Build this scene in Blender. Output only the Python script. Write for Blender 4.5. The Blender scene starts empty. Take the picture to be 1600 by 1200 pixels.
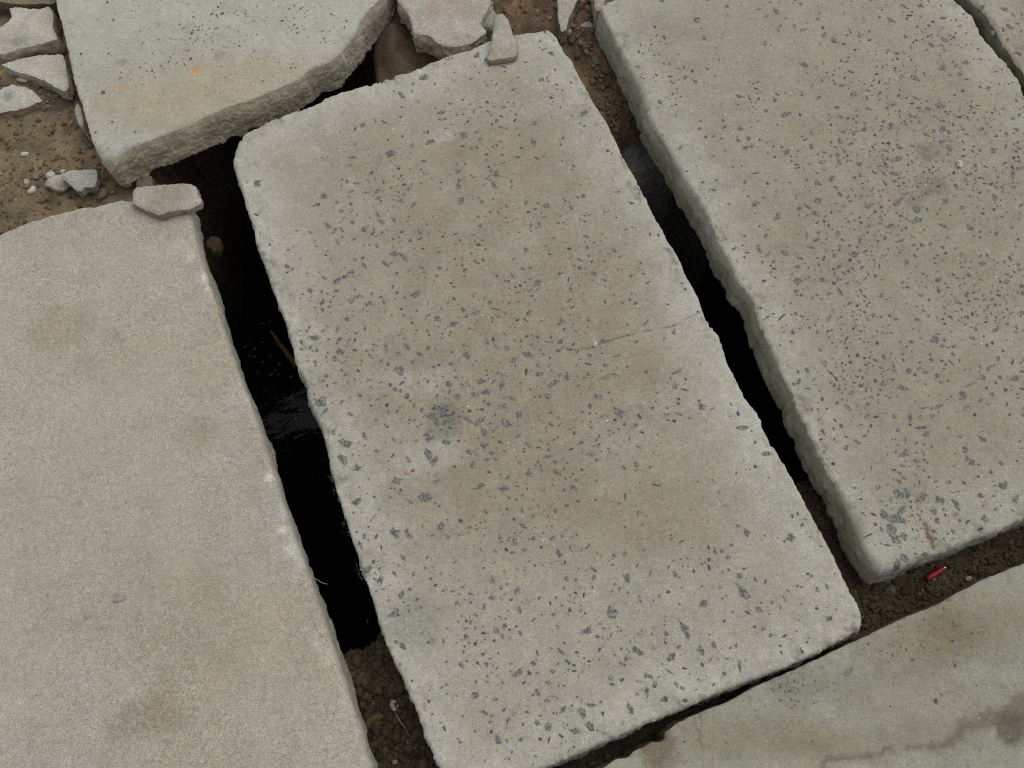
import bpy, math, random
import numpy as np
from mathutils import Vector, Matrix
from mathutils.geometry import delaunay_2d_cdt

# ------------------------------------------------------------------ camera, sky, sun, exposure
scene = bpy.context.scene
FPX, CAM_H, PITCH, ROLL = 1556.0, 1.5, math.radians(68.0), math.radians(-3.5)
SUN_ELEV, SUN_AZ = math.radians(66.0), math.radians(-60.0)      # azimuth measured from +Y towards -X
SUN_STRENGTH, SKY_STRENGTH, EXPOSURE = 1.1, 0.15, 0.06

_R = np.array([1.0, 0, 0]); _U = np.array([0, math.sin(PITCH), math.cos(PITCH)]); _F = np.array([0, math.cos(PITCH), -math.sin(PITCH)])
_Rc = math.cos(ROLL) * _R + math.sin(ROLL) * _U
_Uc = -math.sin(ROLL) * _R + math.cos(ROLL) * _U
cam_data = bpy.data.cameras.new('camera'); cam = bpy.data.objects.new('camera', cam_data)
scene.collection.objects.link(cam); scene.camera = cam
M4 = Matrix.Identity(4)
for i in range(3):
    M4[i][0] = _Rc[i]; M4[i][1] = _Uc[i]; M4[i][2] = -_F[i]
M4[2][3] = CAM_H
cam.matrix_world = M4
cam_data.sensor_width = 36.0; cam_data.lens = 36.0 * FPX / 1600.0
scene.cycles.use_denoising = False; scene.cycles.filter_width = 1.15
cam_data.clip_start = 0.02; cam_data.clip_end = 500.0

world = bpy.data.worlds.new('World'); scene.world = world; world.use_nodes = True
wn = world.node_tree; wn.nodes.clear()
w_out = wn.nodes.new('ShaderNodeOutputWorld'); w_bg = wn.nodes.new('ShaderNodeBackground')
w_sky = wn.nodes.new('ShaderNodeTexSky'); w_hs = wn.nodes.new('ShaderNodeHueSaturation')
w_sky.sky_type = 'NISHITA'; w_sky.sun_disc = False
w_sky.sun_elevation = SUN_ELEV; w_sky.sun_rotation = -SUN_AZ
w_sky.dust_density = 1.0; w_sky.ozone_density = 0.3
w_hs.inputs['Saturation'].default_value = 0.12          # a grey, clouded-over sky
wn.links.new(w_sky.outputs[0], w_hs.inputs['Color']); wn.links.new(w_hs.outputs[0], w_bg.inputs['Color'])
w_bg.inputs['Strength'].default_value = SKY_STRENGTH
wn.links.new(w_bg.outputs[0], w_out.inputs['Surface'])

sun_data = bpy.data.lights.new('sun', 'SUN'); sun = bpy.data.objects.new('sun', sun_data)
scene.collection.objects.link(sun)
sun_data.energy = SUN_STRENGTH; sun_data.angle = math.radians(60.0); sun_data.color = (1.0, 0.96, 0.90)
to_sun = Vector((-math.sin(SUN_AZ) * math.cos(SUN_ELEV), math.cos(SUN_AZ) * math.cos(SUN_ELEV), math.sin(SUN_ELEV)))
sun.rotation_euler = to_sun.to_track_quat('Z', 'Y').to_euler(); sun.location = to_sun * 5

vs = scene.view_settings
vs.view_transform = 'Standard'; vs.look = 'None'; vs.exposure = EXPOSURE; vs.gamma = 1.0; vs.use_curve_mapping = False

# ------------------------------------------------------------------ survey helpers
def P(px, py, z=0.0):
    """point of the place at height z that the survey photograph shows at pixel (px, py)"""
    px = np.asarray(px, float); py = np.asarray(py, float)
    x = px - 800.0; y = 600.0 - py
    xr = x * math.cos(ROLL) - y * math.sin(ROLL); yr = x * math.sin(ROLL) + y * math.cos(ROLL)
    d = FPX * math.sin(PITCH) - yr * math.cos(PITCH); f = FPX * math.cos(PITCH) + yr * math.sin(PITCH)
    s = (CAM_H - z) / d
    return np.stack([xr * s, f * s], -1)

def PP(pts, z=0.0):
    a = np.array(pts, float)
    return P(a[:, 0], a[:, 1], z)

ANG = math.radians(17.4)
CU = np.array([math.cos(ANG), math.sin(ANG)])       # along the drain
CV = np.array([-math.sin(ANG), math.cos(ANG)])      # across it, away from the viewer
def E(px, py, du, dv, z=0.0):
    return P(px, py, z) + du * CU + dv * CV

# ------------------------------------------------------------------ numpy noise
def _hash(ix, iy, iz, seed):
    h = (ix * 374761393 + iy * 668265263 + iz * 2147483647 + seed * 1274126177) & 0xFFFFFFFF
    h = ((h ^ (h >> 13)) * 1274126177) & 0xFFFFFFFF
    h = ((h ^ (h >> 16)) * 2246822519) & 0xFFFFFFFF
    return ((h ^ (h >> 15)) & 0xFFFFFF) / float(0xFFFFFF) * 2.0 - 1.0

def noise(p, scale, seed=0):
    """value noise, p (N,2) or (N,3), about -1..1"""
    p = np.asarray(p, float) * scale + 1000.0
    if p.shape[1] == 2:
        p = np.concatenate([p, np.full((len(p), 1), 0.5)], 1)
    i = np.floor(p).astype(np.int64); f = p - i; f = f * f * f * (f * (f * 6 - 15) + 10)
    r = 0
    for dx in (0, 1):
        wx = f[:, 0] if dx else 1 - f[:, 0]
        for dy in (0, 1):
            wy = f[:, 1] if dy else 1 - f[:, 1]
            for dz in (0, 1):
                wz = f[:, 2] if dz else 1 - f[:, 2]
                r = r + wx * wy * wz * _hash(i[:, 0] + dx, i[:, 1] + dy, i[:, 2] + dz, seed)
    return r

def fbm(p, scale, seed=0, octaves=4, gain=0.5):
    r = 0; a = 1.0; t = 0
    for k in range(octaves):
        r = r + a * noise(p, scale * 2.03 ** k, seed + 17 * k); t += a; a *= gain
    return r / t * 1.6

def sstep(a, b, x):
    t = np.clip((x - a) / (b - a), 0, 1)
    return t * t * (3 - 2 * t)

def _seg_exact(q, a, ab, l2):
    t = np.clip(((q[:, None, :] - a) * ab).sum(-1) / l2, 0, 1)
    d = q[:, None, :] - (a + t[..., None] * ab)
    return np.sqrt((d ** 2).sum(-1).min(1))

def seg_dist(p, poly, closed=True, cap=0.05):
    """distance to a polyline, exact nearer than cap, close to it beyond"""
    poly = np.asarray(poly, float); p = np.asarray(p, float)
    a = poly if closed else poly[:-1]
    b = np.roll(poly, -1, 0) if closed else poly[1:]
    ab = b - a; l2 = (ab ** 2).sum(1) + 1e-15
    out = np.empty(len(p))
    if len(a) < 60 or len(p) < 200:
        for s in range(0, len(p), 4000): out[s:s + 4000] = _seg_exact(p[s:s + 4000], a, ab, l2)
        return out
    step = max(1, len(poly) // 60)
    cp = poly[::step]
    ca = cp if closed else cp[:-1]; cb = np.roll(cp, -1, 0) if closed else cp[1:]
    cab = cb - ca; cl2 = (cab ** 2).sum(1) + 1e-15
    for s in range(0, len(p), 4000): out[s:s + 4000] = _seg_exact(p[s:s + 4000], ca, cab, cl2)
    near = np.where(out < cap * 1.6)[0]
    if len(near):
        cell = np.floor(p[near] / 0.05).astype(np.int64); key = cell[:, 0] * 100003 + cell[:, 1]
        order = np.argsort(key, kind='stable'); ks = key[order]; cuts = np.r_[0, np.where(np.diff(ks))[0] + 1, len(ks)]
        mid = (a + b) / 2; half = np.sqrt(l2) / 2
        for u, v in zip(cuts[:-1], cuts[1:]):
            idx = near[order[u:v]]; q = p[idx]; c = q.mean(0)
            r = np.sqrt(((mid - c) ** 2).sum(1)) - half
            m = r < max(r.min() + 0.10, cap + 0.06)
            out[idx] = _seg_exact(q, a[m], ab[m], l2[m])
    return out

def inside(p, poly):
    poly = np.asarray(poly, float); order = np.argsort(p[:, 1]); x, y = p[order, 0], p[order, 1]
    r = np.zeros(len(p), bool); n = len(poly); j = n - 1
    for i in range(n):
        xi, yi = poly[i]; xj, yj = poly[j]
        if yi != yj:
            lo, hi = np.searchsorted(y, (min(yi, yj), max(yi, yj)))
            if hi > lo:
                r[lo:hi] ^= x[lo:hi] < (xj - xi) * (y[lo:hi] - yi) / (yj - yi) + xi
        j = i
    res = np.empty(len(p), bool); res[order] = r
    return res

def resample(poly, ds):
    poly = np.asarray(poly, float)
    q = np.vstack([poly, poly[:1]]); l = np.r_[0, np.cumsum(np.linalg.norm(np.diff(q, axis=0), axis=1))]
    n = max(12, int(l[-1] / ds)); t = np.linspace(0, l[-1], n, endpoint=False)
    return np.stack([np.interp(t, l, q[:, 0]), np.interp(t, l, q[:, 1])], 1)

def smooth(poly, k):
    for _ in range(k):
        poly = 0.25 * np.roll(poly, 1, 0) + 0.5 * poly + 0.25 * np.roll(poly, -1, 0)
    return poly

def ccw(poly):
    x, y = poly[:, 0], poly[:, 1]
    return poly if (x * np.roll(y, -1) - np.roll(x, -1) * y).sum() > 0 else poly[::-1].copy()

def normals(poly):
    t = np.roll(poly, -1, 0) - np.roll(poly, 1, 0)
    t /= np.linalg.norm(t, axis=1, keepdims=True) + 1e-12
    return np.stack([t[:, 1], -t[:, 0]], 1)          # outward for ccw

# ------------------------------------------------------------------ scene helpers
C = scene.collection
def tag(o, label=None, cat=None, group=None, kind=None):
    if label: o['label'] = label
    if cat: o['category'] = cat
    if group: o['group'] = group
    if kind: o['kind'] = kind
    return o

def mesh_obj(name, verts, faces, material, parent=None, origin=None, tint=None, smooth_shade=True, rimfac=None):
    """faces: (M,3) or (M,4) int array, or list of such arrays / lists"""
    verts = np.asarray(verts, float)
    if origin is None: origin = np.array([0.0, 0, 0])
    me = bpy.data.meshes.new(name)
    if not isinstance(faces, list): faces = [faces]
    loops = []; starts = []; tot = 0
    for f in faces:
        f = np.asarray(f, np.int64)
        loops.append(f.ravel()); n = f.shape[1]
        starts.append(tot + np.arange(len(f)) * n); tot += f.size
    loops = np.concatenate(loops); starts = np.concatenate(starts)
    me.vertices.add(len(verts)); me.vertices.foreach_set('co', (verts - origin).astype(np.float32).ravel())
    me.loops.add(len(loops)); me.loops.foreach_set('vertex_index', loops.astype(np.int32))
    me.polygons.add(len(starts)); me.polygons.foreach_set('loop_start', starts.astype(np.int32))
    me.polygons.foreach_set('use_smooth', np.full(len(starts), smooth_shade))
    me.update(calc_edges=True); me.validate()
    if tint is not None:
        at = me.attributes.new('tint', 'FLOAT_COLOR', 'POINT')
        at.data.foreach_set('color', np.concatenate([tint, np.ones((len(tint), 1))], 1).astype(np.float32).ravel())
    if rimfac is not None:
        at = me.attributes.new('rimfac', 'FLOAT', 'POINT'); at.data.foreach_set('value', np.asarray(rimfac, np.float32))
    me.materials.append(material)
    o = bpy.data.objects.new(name, me); C.objects.link(o)
    if parent is not None:
        o.parent = parent
        o.location = Vector(origin) - parent.location
    else:
        o.location = origin
    return o

# ------------------------------------------------------------------ materials
def new_mat(name):
    m = bpy.data.materials.new(name); m.use_nodes = True
    nt = m.node_tree; b = nt.nodes['Principled BSDF']
    return m, nt, b
def N(nt, kind, **kw):
    n = nt.nodes.new(kind)
    for k, v in kw.items():
        if k in n.inputs: n.inputs[k].default_value = v
        else: setattr(n, k, v)
    return n
def world_noise(nt, scale, detail=4.0, rough=0.55, dist=0.0):
    g = nt.nodes.get('pos') or nt.nodes.new('ShaderNodeNewGeometry'); g.name = 'pos'
    n = N(nt, 'ShaderNodeTexNoise'); n.inputs['Scale'].default_value = scale; n.inputs['Detail'].default_value = detail
    n.inputs['Roughness'].default_value = rough; n.inputs['Distortion'].default_value = dist
    nt.links.new(g.outputs['Position'], n.inputs['Vector'])
    return n.outputs['Fac']
def ramp(nt, fac, stops):
    r = N(nt, 'ShaderNodeValToRGB'); e = r.color_ramp.elements
    while len(e) < len(stops): e.new(0.5)
    for k, (p, c) in enumerate(stops):
        e[k].position = p; e[k].color = (c, c, c, 1) if isinstance(c, (int, float)) else (*c, 1)
    nt.links.new(fac, r.inputs['Fac']); return r.outputs['Color']
def mix(nt, mode, a, b, fac=1.0):
    n = N(nt, 'ShaderNodeMix', data_type='RGBA', blend_type=mode)
    if isinstance(fac, (int, float)): n.inputs[0].default_value = fac
    else: nt.links.new(fac, n.inputs[0])
    for s, v in ((6, a), (7, b)):
        if isinstance(v, tuple): n.inputs[s].default_value = (*v, 1)
        else: nt.links.new(v, n.inputs[s])
    return n.outputs[2]
def math_n(nt, op, a, b):
    n = N(nt, 'ShaderNodeMath', operation=op)
    for i, v in enumerate((a, b)):
        if isinstance(v, (int, float)): n.inputs[i].default_value = v
        else: nt.links.new(v, n.inputs[i])
    return n.outputs[0]
def voronoi(nt, scale):
    g = nt.nodes.get('pos') or nt.nodes.new('ShaderNodeNewGeometry'); g.name = 'pos'
    v = N(nt, 'ShaderNodeTexVoronoi'); v.inputs['Scale'].default_value = scale
    nt.links.new(g.outputs['Position'], v.inputs['Vector']); return v

def concrete_material(name, grain=0.16, pits=0.5, relief=0.5, specks=0.3, skin_amt=0.5):
    m, nt, b = new_mat(name)
    a = N(nt, 'ShaderNodeAttribute', attribute_name='tint')
    n1 = world_noise(nt, 520, 3, 0.7)
    n2 = world_noise(nt, 120, 4, 0.65)
    n3 = world_noise(nt, 22, 5, 0.6)
    col = mix(nt, 'MULTIPLY', a.outputs['Color'], ramp(nt, n1, [(0.34, 1 - 2.4 * grain), (0.5, 1.0), (0.66, 1 + 1.8 * grain)]))
    col = mix(nt, 'MULTIPLY', col, ramp(nt, n2, [(0.36, 1 - 0.7 * grain), (0.64, 1 + 0.6 * grain)]))
    col = mix(nt, 'MULTIPLY', col, ramp(nt, n3, [(0.34, 0.95), (0.66, 1.05)]))
    # warm and cool sand grains
    hue = world_noise(nt, 300, 2, 0.6)
    col = mix(nt, 'MULTIPLY', col, ramp(nt, hue, [(0.38, (1.09, 1.0, 0.89)), (0.62, (0.94, 1.0, 1.08))]))
    # patches of cement skin with sharp borders, and faint drag marks
    skin = ramp(nt, world_noise(nt, 16, 9, 0.68, 0.3), [(0.47, 1 - .07 * skin_amt), (0.50, 1.0), (0.53, 1 + .07 * skin_amt)])
    col = mix(nt, 'MULTIPLY', col, skin)
    skin2 = ramp(nt, world_noise(nt, 55, 7, 0.72, 0.5), [(0.36, 1 - .16 * skin_amt), (0.42, 1.0), (0.60, 1.0), (0.66, 1 + .13 * skin_amt)])
    col = mix(nt, 'MULTIPLY', col, skin2)
    mp = N(nt, 'ShaderNodeMapping'); mp.inputs['Scale'].default_value = (30, 420, 100); mp.inputs['Rotation'].default_value = (0, 0, 0.5)
    nt.links.new(nt.nodes['pos'].outputs['Position'], mp.inputs['Vector'])
    sn = N(nt, 'ShaderNodeTexNoise'); sn.inputs['Scale'].default_value = 1.0; sn.inputs['Detail'].default_value = 3; nt.links.new(mp.outputs[0], sn.inputs['Vector'])
    col = mix(nt, 'MULTIPLY', col, ramp(nt, sn.outputs['Fac'], [(0.33, 1 - .12 * skin_amt), (0.45, 1.0), (0.58, 1.0), (0.68, 1 + .08 * skin_amt)]))
    # tiny dark pits and pale grains
    v1 = voronoi(nt, 190)
    pit = math_n(nt, 'MULTIPLY', ramp(nt, v1.outputs['Distance'], [(0.10, 1.0), (0.22, 0.0)]),
                 ramp(nt, world_noise(nt, 60, 2), [(0.50, 0.0), (0.57, pits)]))
    col = mix(nt, 'MIX', col, (0.09, 0.085, 0.08), pit)
    v3 = voronoi(nt, 75)
    sc = N(nt, 'ShaderNodeSeparateColor'); nt.links.new(v3.outputs['Color'], sc.inputs[0])
    big = math_n(nt, 'MULTIPLY', ramp(nt, v3.outputs['Distance'], [(0.07, 1.0), (0.17, 0.0)]), ramp(nt, sc.outputs[0], [(0.86, 0.0), (0.90, pits * 1.5)]))
    col = mix(nt, 'MIX', col, (0.10, 0.09, 0.075), big)
    wht = math_n(nt, 'MULTIPLY', ramp(nt, v3.outputs['Distance'], [(0.06, 1.0), (0.14, 0.0)]), ramp(nt, sc.outputs[1], [(0.92, 0.0), (0.95, specks * 1.5)]))
    col = mix(nt, 'MIX', col, (0.66, 0.64, 0.58), wht)
    v2 = voronoi(nt, 260)
    sp = math_n(nt, 'MULTIPLY', ramp(nt, v2.outputs['Distance'], [(0.12, 1.0), (0.24, 0.0)]),
                ramp(nt, world_noise(nt, 85, 2), [(0.53, 0.0), (0.60, specks)]))
    col = mix(nt, 'MIX', col, (0.62, 0.60, 0.55), sp)
    nt.links.new(col, b.inputs['Base Color'])
    b.inputs['Roughness'].default_value = 0.92; b.inputs['Specular IOR Level'].default_value = 0.25
    h = math_n(nt, 'ADD', math_n(nt, 'MULTIPLY', world_noise(nt, 330, 4, 0.7), 0.5), math_n(nt, 'MULTIPLY', world_noise(nt, 75, 5, 0.65), 1.0))
    h = math_n(nt, 'SUBTRACT', h, math_n(nt, 'MULTIPLY', pit, 0.5))
    bp = N(nt, 'ShaderNodeBump'); bp.inputs['Strength'].default_value = relief; bp.inputs['Distance'].default_value = 0.004
    nt.links.new(h, bp.inputs['Height']); nt.links.new(bp.outputs[0], b.inputs['Normal'])
    return m

MAT_WORN = concrete_material('worn_concrete', grain=0.13, pits=0.22, relief=0.45, specks=0.5)
MAT_SANDY = concrete_material('sandy_concrete', grain=0.17, pits=0.4, relief=0.55, specks=0.5, skin_amt=0.25)
MAT_FINE = concrete_material('fine_concrete', grain=0.11, pits=0.55, relief=0.40, specks=0.3)
MAT_BROKEN = concrete_material('broken_concrete', grain=0.16, pits=0.4, relief=0.8, specks=0.4)

def stone_material():
    m, nt, b = new_mat('bluestone_aggregate')
    g = N(nt, 'ShaderNodeNewGeometry'); g.name = 'pos'
    isl = g.outputs['Random Per Island']
    base = ramp(nt, isl, [(0.0, (0.052, 0.056, 0.060)), (0.40, (0.080, 0.087, 0.094)), (0.70, (0.115, 0.124, 0.132)), (0.86, (0.160, 0.159, 0.148)), (0.93, (0.14, 0.12, 0.09)), (1.0, (0.25, 0.24, 0.205))])
    base = mix(nt, 'MULTIPLY', base, ramp(nt, world_noise(nt, 300, 4, 0.75), [(0.34, 0.62), (0.66, 1.4)]))
    r2 = math_n(nt, 'FRACT', math_n(nt, 'MULTIPLY', isl, 37.7), 0.0)
    fn = math_n(nt, 'ADD', world_noise(nt, 230, 4, 0.7), math_n(nt, 'MULTIPLY', math_n(nt, 'SUBTRACT', r2, 0.5), 0.20))
    rf = N(nt, 'ShaderNodeAttribute', attribute_name='rimfac').outputs['Fac']
    rf = math_n(nt, 'POWER', rf, 5.0)
    fn = math_n(nt, 'ADD', fn, math_n(nt, 'MULTIPLY', rf, 0.06))
    film = ramp(nt, fn, [(0.595, 0.0), (0.675, 0.85)])          # cement skin still clinging to the stone
    col = mix(nt, 'MIX', base, (0.285, 0.262, 0.198), film)
    nt.links.new(col, b.inputs['Base Color'])
    b.inputs['Roughness'].default_value = 0.75; b.inputs['Specular IOR Level'].default_value = 0.3
    bp = N(nt, 'ShaderNodeBump'); bp.inputs['Strength'].default_value = 0.5; bp.inputs['Distance'].default_value = 0.003
    nt.links.new(world_noise(nt, 300, 4, 0.7), bp.inputs['Height']); nt.links.new(bp.outputs[0], b.inputs['Normal'])
    return m
MAT_STONE = stone_material()

def soil_material(name='soil', attr=True, col=(0.1, 0.07, 0.04), rough=0.95):
    m, nt, b = new_mat(name)
    if attr:
        a = N(nt, 'ShaderNodeAttribute', attribute_name='tint'); c = a.outputs['Color']
    else:
        c = mix(nt, 'MIX', col, col, 0.0)
    c = mix(nt, 'MULTIPLY', c, ramp(nt, world_noise(nt, 30, 6, 0.7), [(0.3, 0.62), (0.7, 1.35)]))
    c = mix(nt, 'MULTIPLY', c, ramp(nt, world_noise(nt, 330, 4, 0.7), [(0.3, 0.7), (0.7, 1.3)]))
    c = mix(nt, 'MULTIPLY', c, ramp(nt, world_noise(nt, 90, 3, 0.6), [(0.35, (1.12, 1.0, 0.86)), (0.65, (0.9, 1.0, 1.1))]))
    v = voronoi(nt, 170)
    sp = math_n(nt, 'MULTIPLY', ramp(nt, v.outputs['Distance'], [(0.14, 1.0), (0.26, 0.0)]), ramp(nt, world_noise(nt, 48, 2), [(0.55, 0.0), (0.62, 0.55)]))
    c = mix(nt, 'MIX', c, (0.34, 0.30, 0.24), sp)
    nt.links.new(c, b.inputs['Base Color'])
    b.inputs['Roughness'].default_value = rough; b.inputs['Specular IOR Level'].default_value = 0.25
    h = math_n(nt, 'ADD', math_n(nt, 'MULTIPLY', world_noise(nt, 260, 5, 0.75), 0.5), world_noise(nt, 70, 5, 0.7))
    bp = N(nt, 'ShaderNodeBump'); bp.inputs['Strength'].default_value = 0.9; bp.inputs['Distance'].default_value = 0.006
    nt.links.new(h, bp.inputs['Height']); nt.links.new(bp.outputs[0], b.inputs['Normal'])
    return m
MAT_SOIL = soil_material()

def plain(name, col, rough=0.7, metal=0.0, var=0.2, scale=120, spec=0.4):
    m, nt, b = new_mat(name)
    c = mix(nt, 'MULTIPLY', col, ramp(nt, world_noise(nt, scale, 4, 0.65), [(0.3, 1 - var), (0.7, 1 + var)]))
    nt.links.new(c, b.inputs['Base Color'])
    b.inputs['Roughness'].default_value = rough; b.inputs['Metallic'].default_value = metal; b.inputs['Specular IOR Level'].default_value = spec
    bp = N(nt, 'ShaderNodeBump'); bp.inputs['Strength'].default_value = 0.3; bp.inputs['Distance'].default_value = 0.002
    nt.links.new(world_noise(nt, scale * 2.5, 4, 0.7), bp.inputs['Height']); nt.links.new(bp.outputs[0], b.inputs['Normal'])
    return m

def rock_material(name, lo, hi, dust=(0.16, 0.11, 0.07), dust_amt=0.5):
    m, nt, b = new_mat(name)
    g = N(nt, 'ShaderNodeNewGeometry'); g.name = 'pos'
    c = ramp(nt, g.outputs['Random Per Island'], [(0.0, lo), (1.0, hi)])
    c = mix(nt, 'MULTIPLY', c, ramp(nt, world_noise(nt, 160, 5, 0.7), [(0.3, 0.75), (0.7, 1.25)]))
    c = mix(nt, 'MIX', c, dust, ramp(nt, world_noise(nt, 70, 4, 0.65), [(0.45, 0.0), (0.62, dust_amt)]))
    nt.links.new(c, b.inputs['Base Color']); b.inputs['Roughness'].default_value = 0.9; b.inputs['Specular IOR Level'].default_value = 0.25
    bp = N(nt, 'ShaderNodeBump'); bp.inputs['Strength'].default_value = 0.7; bp.inputs['Distance'].default_value = 0.003
    nt.links.new(world_noise(nt, 220, 5, 0.7), bp.inputs['Height']); nt.links.new(bp.outputs[0], b.inputs['Normal'])
    return m
MAT_RUBBLE = rock_material('rubble_stone', (0.24, 0.23, 0.20), (0.36, 0.34, 0.30))
MAT_PEBBLE = rock_material('pebble_stone', (0.22, 0.212, 0.178), (0.31, 0.295, 0.25), (0.3, 0.28, 0.23), 0.3)
MAT_CLOD_DARK = rock_material('dark_clods', (0.045, 0.034, 0.020), (0.11, 0.085, 0.055), (0.05, 0.036, 0.02), 0.5)
MAT_CLOD_RED = rock_material('reddish_clods', (0.075, 0.070, 0.055), (0.26, 0.165, 0.10), (0.12, 0.078, 0.046), 0.6)

# ------------------------------------------------------------------ slab builder
GREY = np.array([0.368, 0.360, 0.308]); BROWN = np.array([0.240, 0.202, 0.136]); PALE = np.array([0.46, 0.455, 0.41])
DIRTY = np.array([0.15, 0.135, 0.10])

class Slab:
    """a cast or broken piece of concrete: outline at its top, worn rounded rim, rough sides, closed underside"""
    def __init__(self, name, outline, material, z_top=0.0, thick=0.085, ds=0.004, grid=0.006, seed=1, rim=0.008, rim_depth=0.7,
                 edge_noise=0.0015, edge_coarse=0.003, chip=0.004, side_noise=0.003, bottom_jag=0.0, flare=0.0, undulate=0.0012,
                 rim_spots=(), cracks=(), hollows=(), tint_fn=None, tilt=(0, 0), pre_smooth=2, side_tint=None, side_freq=110, crust=1.0):
        self.name = name; self.z_top = z_top; self.seed = seed; self.thick = thick
        poly = ccw(np.asarray(outline, float))
        poly = smooth(resample(poly, ds), pre_smooth)
        nr = normals(poly)
        off = edge_noise * fbm(poly, 160, seed, 3) + edge_coarse * fbm(poly, 30, seed + 5, 3)
        poly = poly + nr * off[:, None]
        self.poly = poly; self.rim = rim; self.rim_depth = rim_depth; self.rim_spots = rim_spots
        self.crust = crust; self.chip = chip; self.und = undulate; self.cracks = [np.asarray(c) for c in cracks]; self.hollows = hollows; self.tilt = tilt
        self.cen = poly.mean(0)
        n = len(poly)
        lo, hi = poly.min(0) - grid, poly.max(0) + grid
        gx, gy = np.meshgrid(np.arange(lo[0], hi[0], grid), np.arange(lo[1], hi[1], grid))
        rng = np.random.default_rng(seed)
        pts = np.stack([gx.ravel(), gy.ravel()], 1) + rng.uniform(-0.3, 0.3, (gx.size, 2)) * grid
        extra = []
        fine = grid * 0.5                                     # finer rows in the rim
        if grid > 0.0045:
            rp = resample(poly, grid * 0.5); rn = normals(rp)
            for k in (0.3, 0.65, 1.05, 1.5, 2.0, 2.6):
                extra.append(rp - rn * grid * k + rng.uniform(-0.15, 0.15, rp.shape) * grid)
        for c in self.cracks:
            l = np.r_[0, np.cumsum(np.linalg.norm(np.diff(c, axis=0), axis=1))]
            t = np.arange(0, l[-1], 0.002)
            cp = np.stack([np.interp(t, l, c[:, 0]), np.interp(t, l, c[:, 1])], 1)
            tn = np.gradient(cp, axis=0); tn /= np.linalg.norm(tn, axis=1, keepdims=True) + 1e-9
            nn = np.stack([-tn[:, 1], tn[:, 0]], 1)
            for k in (-0.004, -0.0015, 0, 0.0015, 0.004): extra.append(cp + nn * k)
        pts = pts[inside(pts, poly)]
        d = seg_dist(pts, poly)
        pts = pts[d > grid * (3.0 if grid > 0.0045 else 0.6)]
        if extra:
            ex = np.concatenate(extra); ex = ex[inside(ex, poly)]; ex = ex[seg_dist(ex, poly) > grid * 0.25]
            pts = np.concatenate([pts, ex])
        allp = np.concatenate([poly, pts])
        vc, ve, vf, ov, oe, of = delaunay_2d_cdt([Vector(q) for q in allp], [], [list(range(n))], 1, 1e-6)
        vc = np.array([(q[0], q[1]) for q in vc]); tri = np.array([f for f in vf if len(f) == 3], np.int64)
        where = {}
        for k, src in enumerate(ov):
            for s in src:
                if s < n: where[s] = k
        ring0 = [where[k] for k in range(n) if k in where]
        poly = vc[ring0]; n = len(poly)
        zt, d = self.height(vc, True)
        verts = [np.concatenate([vc, zt[:, None]], 1)]
        nr = normals(poly)
        z0 = zt[ring0]
        zb = z_top - thick + bottom_jag * fbm(poly, 45, seed + 9, 3) + self.tilt_z(poly)
        levels = max(5, int(thick / 0.0036)); faces_side = []
        verts.append(verts[0][ring0].copy()); prev = np.arange(n) + len(vc); base = len(vc) + n
        for k in range(1, levels + 1):
            f = k / levels
            z = z0 + (zb - z0) * f
            p3 = np.concatenate([poly, z[:, None]], 1)
            o = side_noise * (fbm(p3, side_freq, seed + 3, 4, 0.6) + 0.8 * fbm(p3, 30, seed + 4, 2)) * min(1, f * 4) + flare * f + flare * 1.2 * f * f * fbm(poly, 18, seed + 8, 3)
            o = o + min(rim, 0.006) * 0.35 * math.sin(min(1, f * 3) * math.pi / 2)
            if k == levels: o = o - 0.004
            q = poly + nr * o[:, None]
            verts.append(np.concatenate([q, z[:, None]], 1))
            cur = np.arange(n) + base; base += n
            faces_side.append(np.stack([prev, cur, np.roll(cur, -1), np.roll(prev, -1)], 1)); prev = cur
        V = np.concatenate(verts)
        quads = np.concatenate(faces_side)
        # underside
        bv, _, bf, bo, _, _ = delaunay_2d_cdt([Vector(q) for q in verts[-1][:, :2]], [], [list(range(n))], 1, 1e-7)
        m = {k: (s[0] if s else 0) for k, s in enumerate(bo)}
        under = np.array([[prev[m[i]] for i in f][::-1] for f in bf if len(f) == 3], np.int64)
        tris = np.concatenate([tri, under]) if len(under) else tri
        # colours
        top_n = len(vc); T = np.tile(GREY, (len(V), 1))
        dd = np.zeros(len(V)); dd[:top_n] = d
        is_top = np.arange(len(V)) < top_n
        if tint_fn is not None: T = tint_fn(V, dd, is_top)
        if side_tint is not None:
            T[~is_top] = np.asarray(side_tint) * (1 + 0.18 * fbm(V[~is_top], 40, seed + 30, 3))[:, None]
        org = np.array([self.cen[0], self.cen[1], z_top - thick])
        self.obj = mesh_obj(name, V, [tris, quads], material, origin=org, tint=np.clip(T, 0.01, 0.9))

    def tilt_z(self, p):
        return (p[:, 0] - self.cen[0]) * self.tilt[0] + (p[:, 1] - self.cen[1]) * self.tilt[1]

    def height(self, p, want_d=False):
        d = seg_dist(p, self.poly)
        s = self.seed
        R = np.full(len(p), self.rim) * (1 + 0.5 * fbm(p, 14, s + 1, 2) + 0.55 * fbm(p, 70, s + 21, 3))
        for (q, r, w) in self.rim_spots:
            g = np.exp(-((p - q) ** 2).sum(1) / w ** 2); R = R * (1 - g) + r * g
        R = np.maximum(R, 0.0015)
        t = np.clip(1 - d / R, 0, 1)
        z = -R * self.rim_depth * (1 - np.sqrt(np.clip(1 - t * t, 0, 1)))
        # broken-off chips along the rim
        c = sstep(0.28, 0.42, fbm(p, 22, s + 2, 4) + 0.3 * fbm(p, 120, s + 6, 2)) * sstep(0.034, 0.008, d + 0.008 * fbm(p, 90, s + 19, 2))
        z = z - self.chip * c
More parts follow.
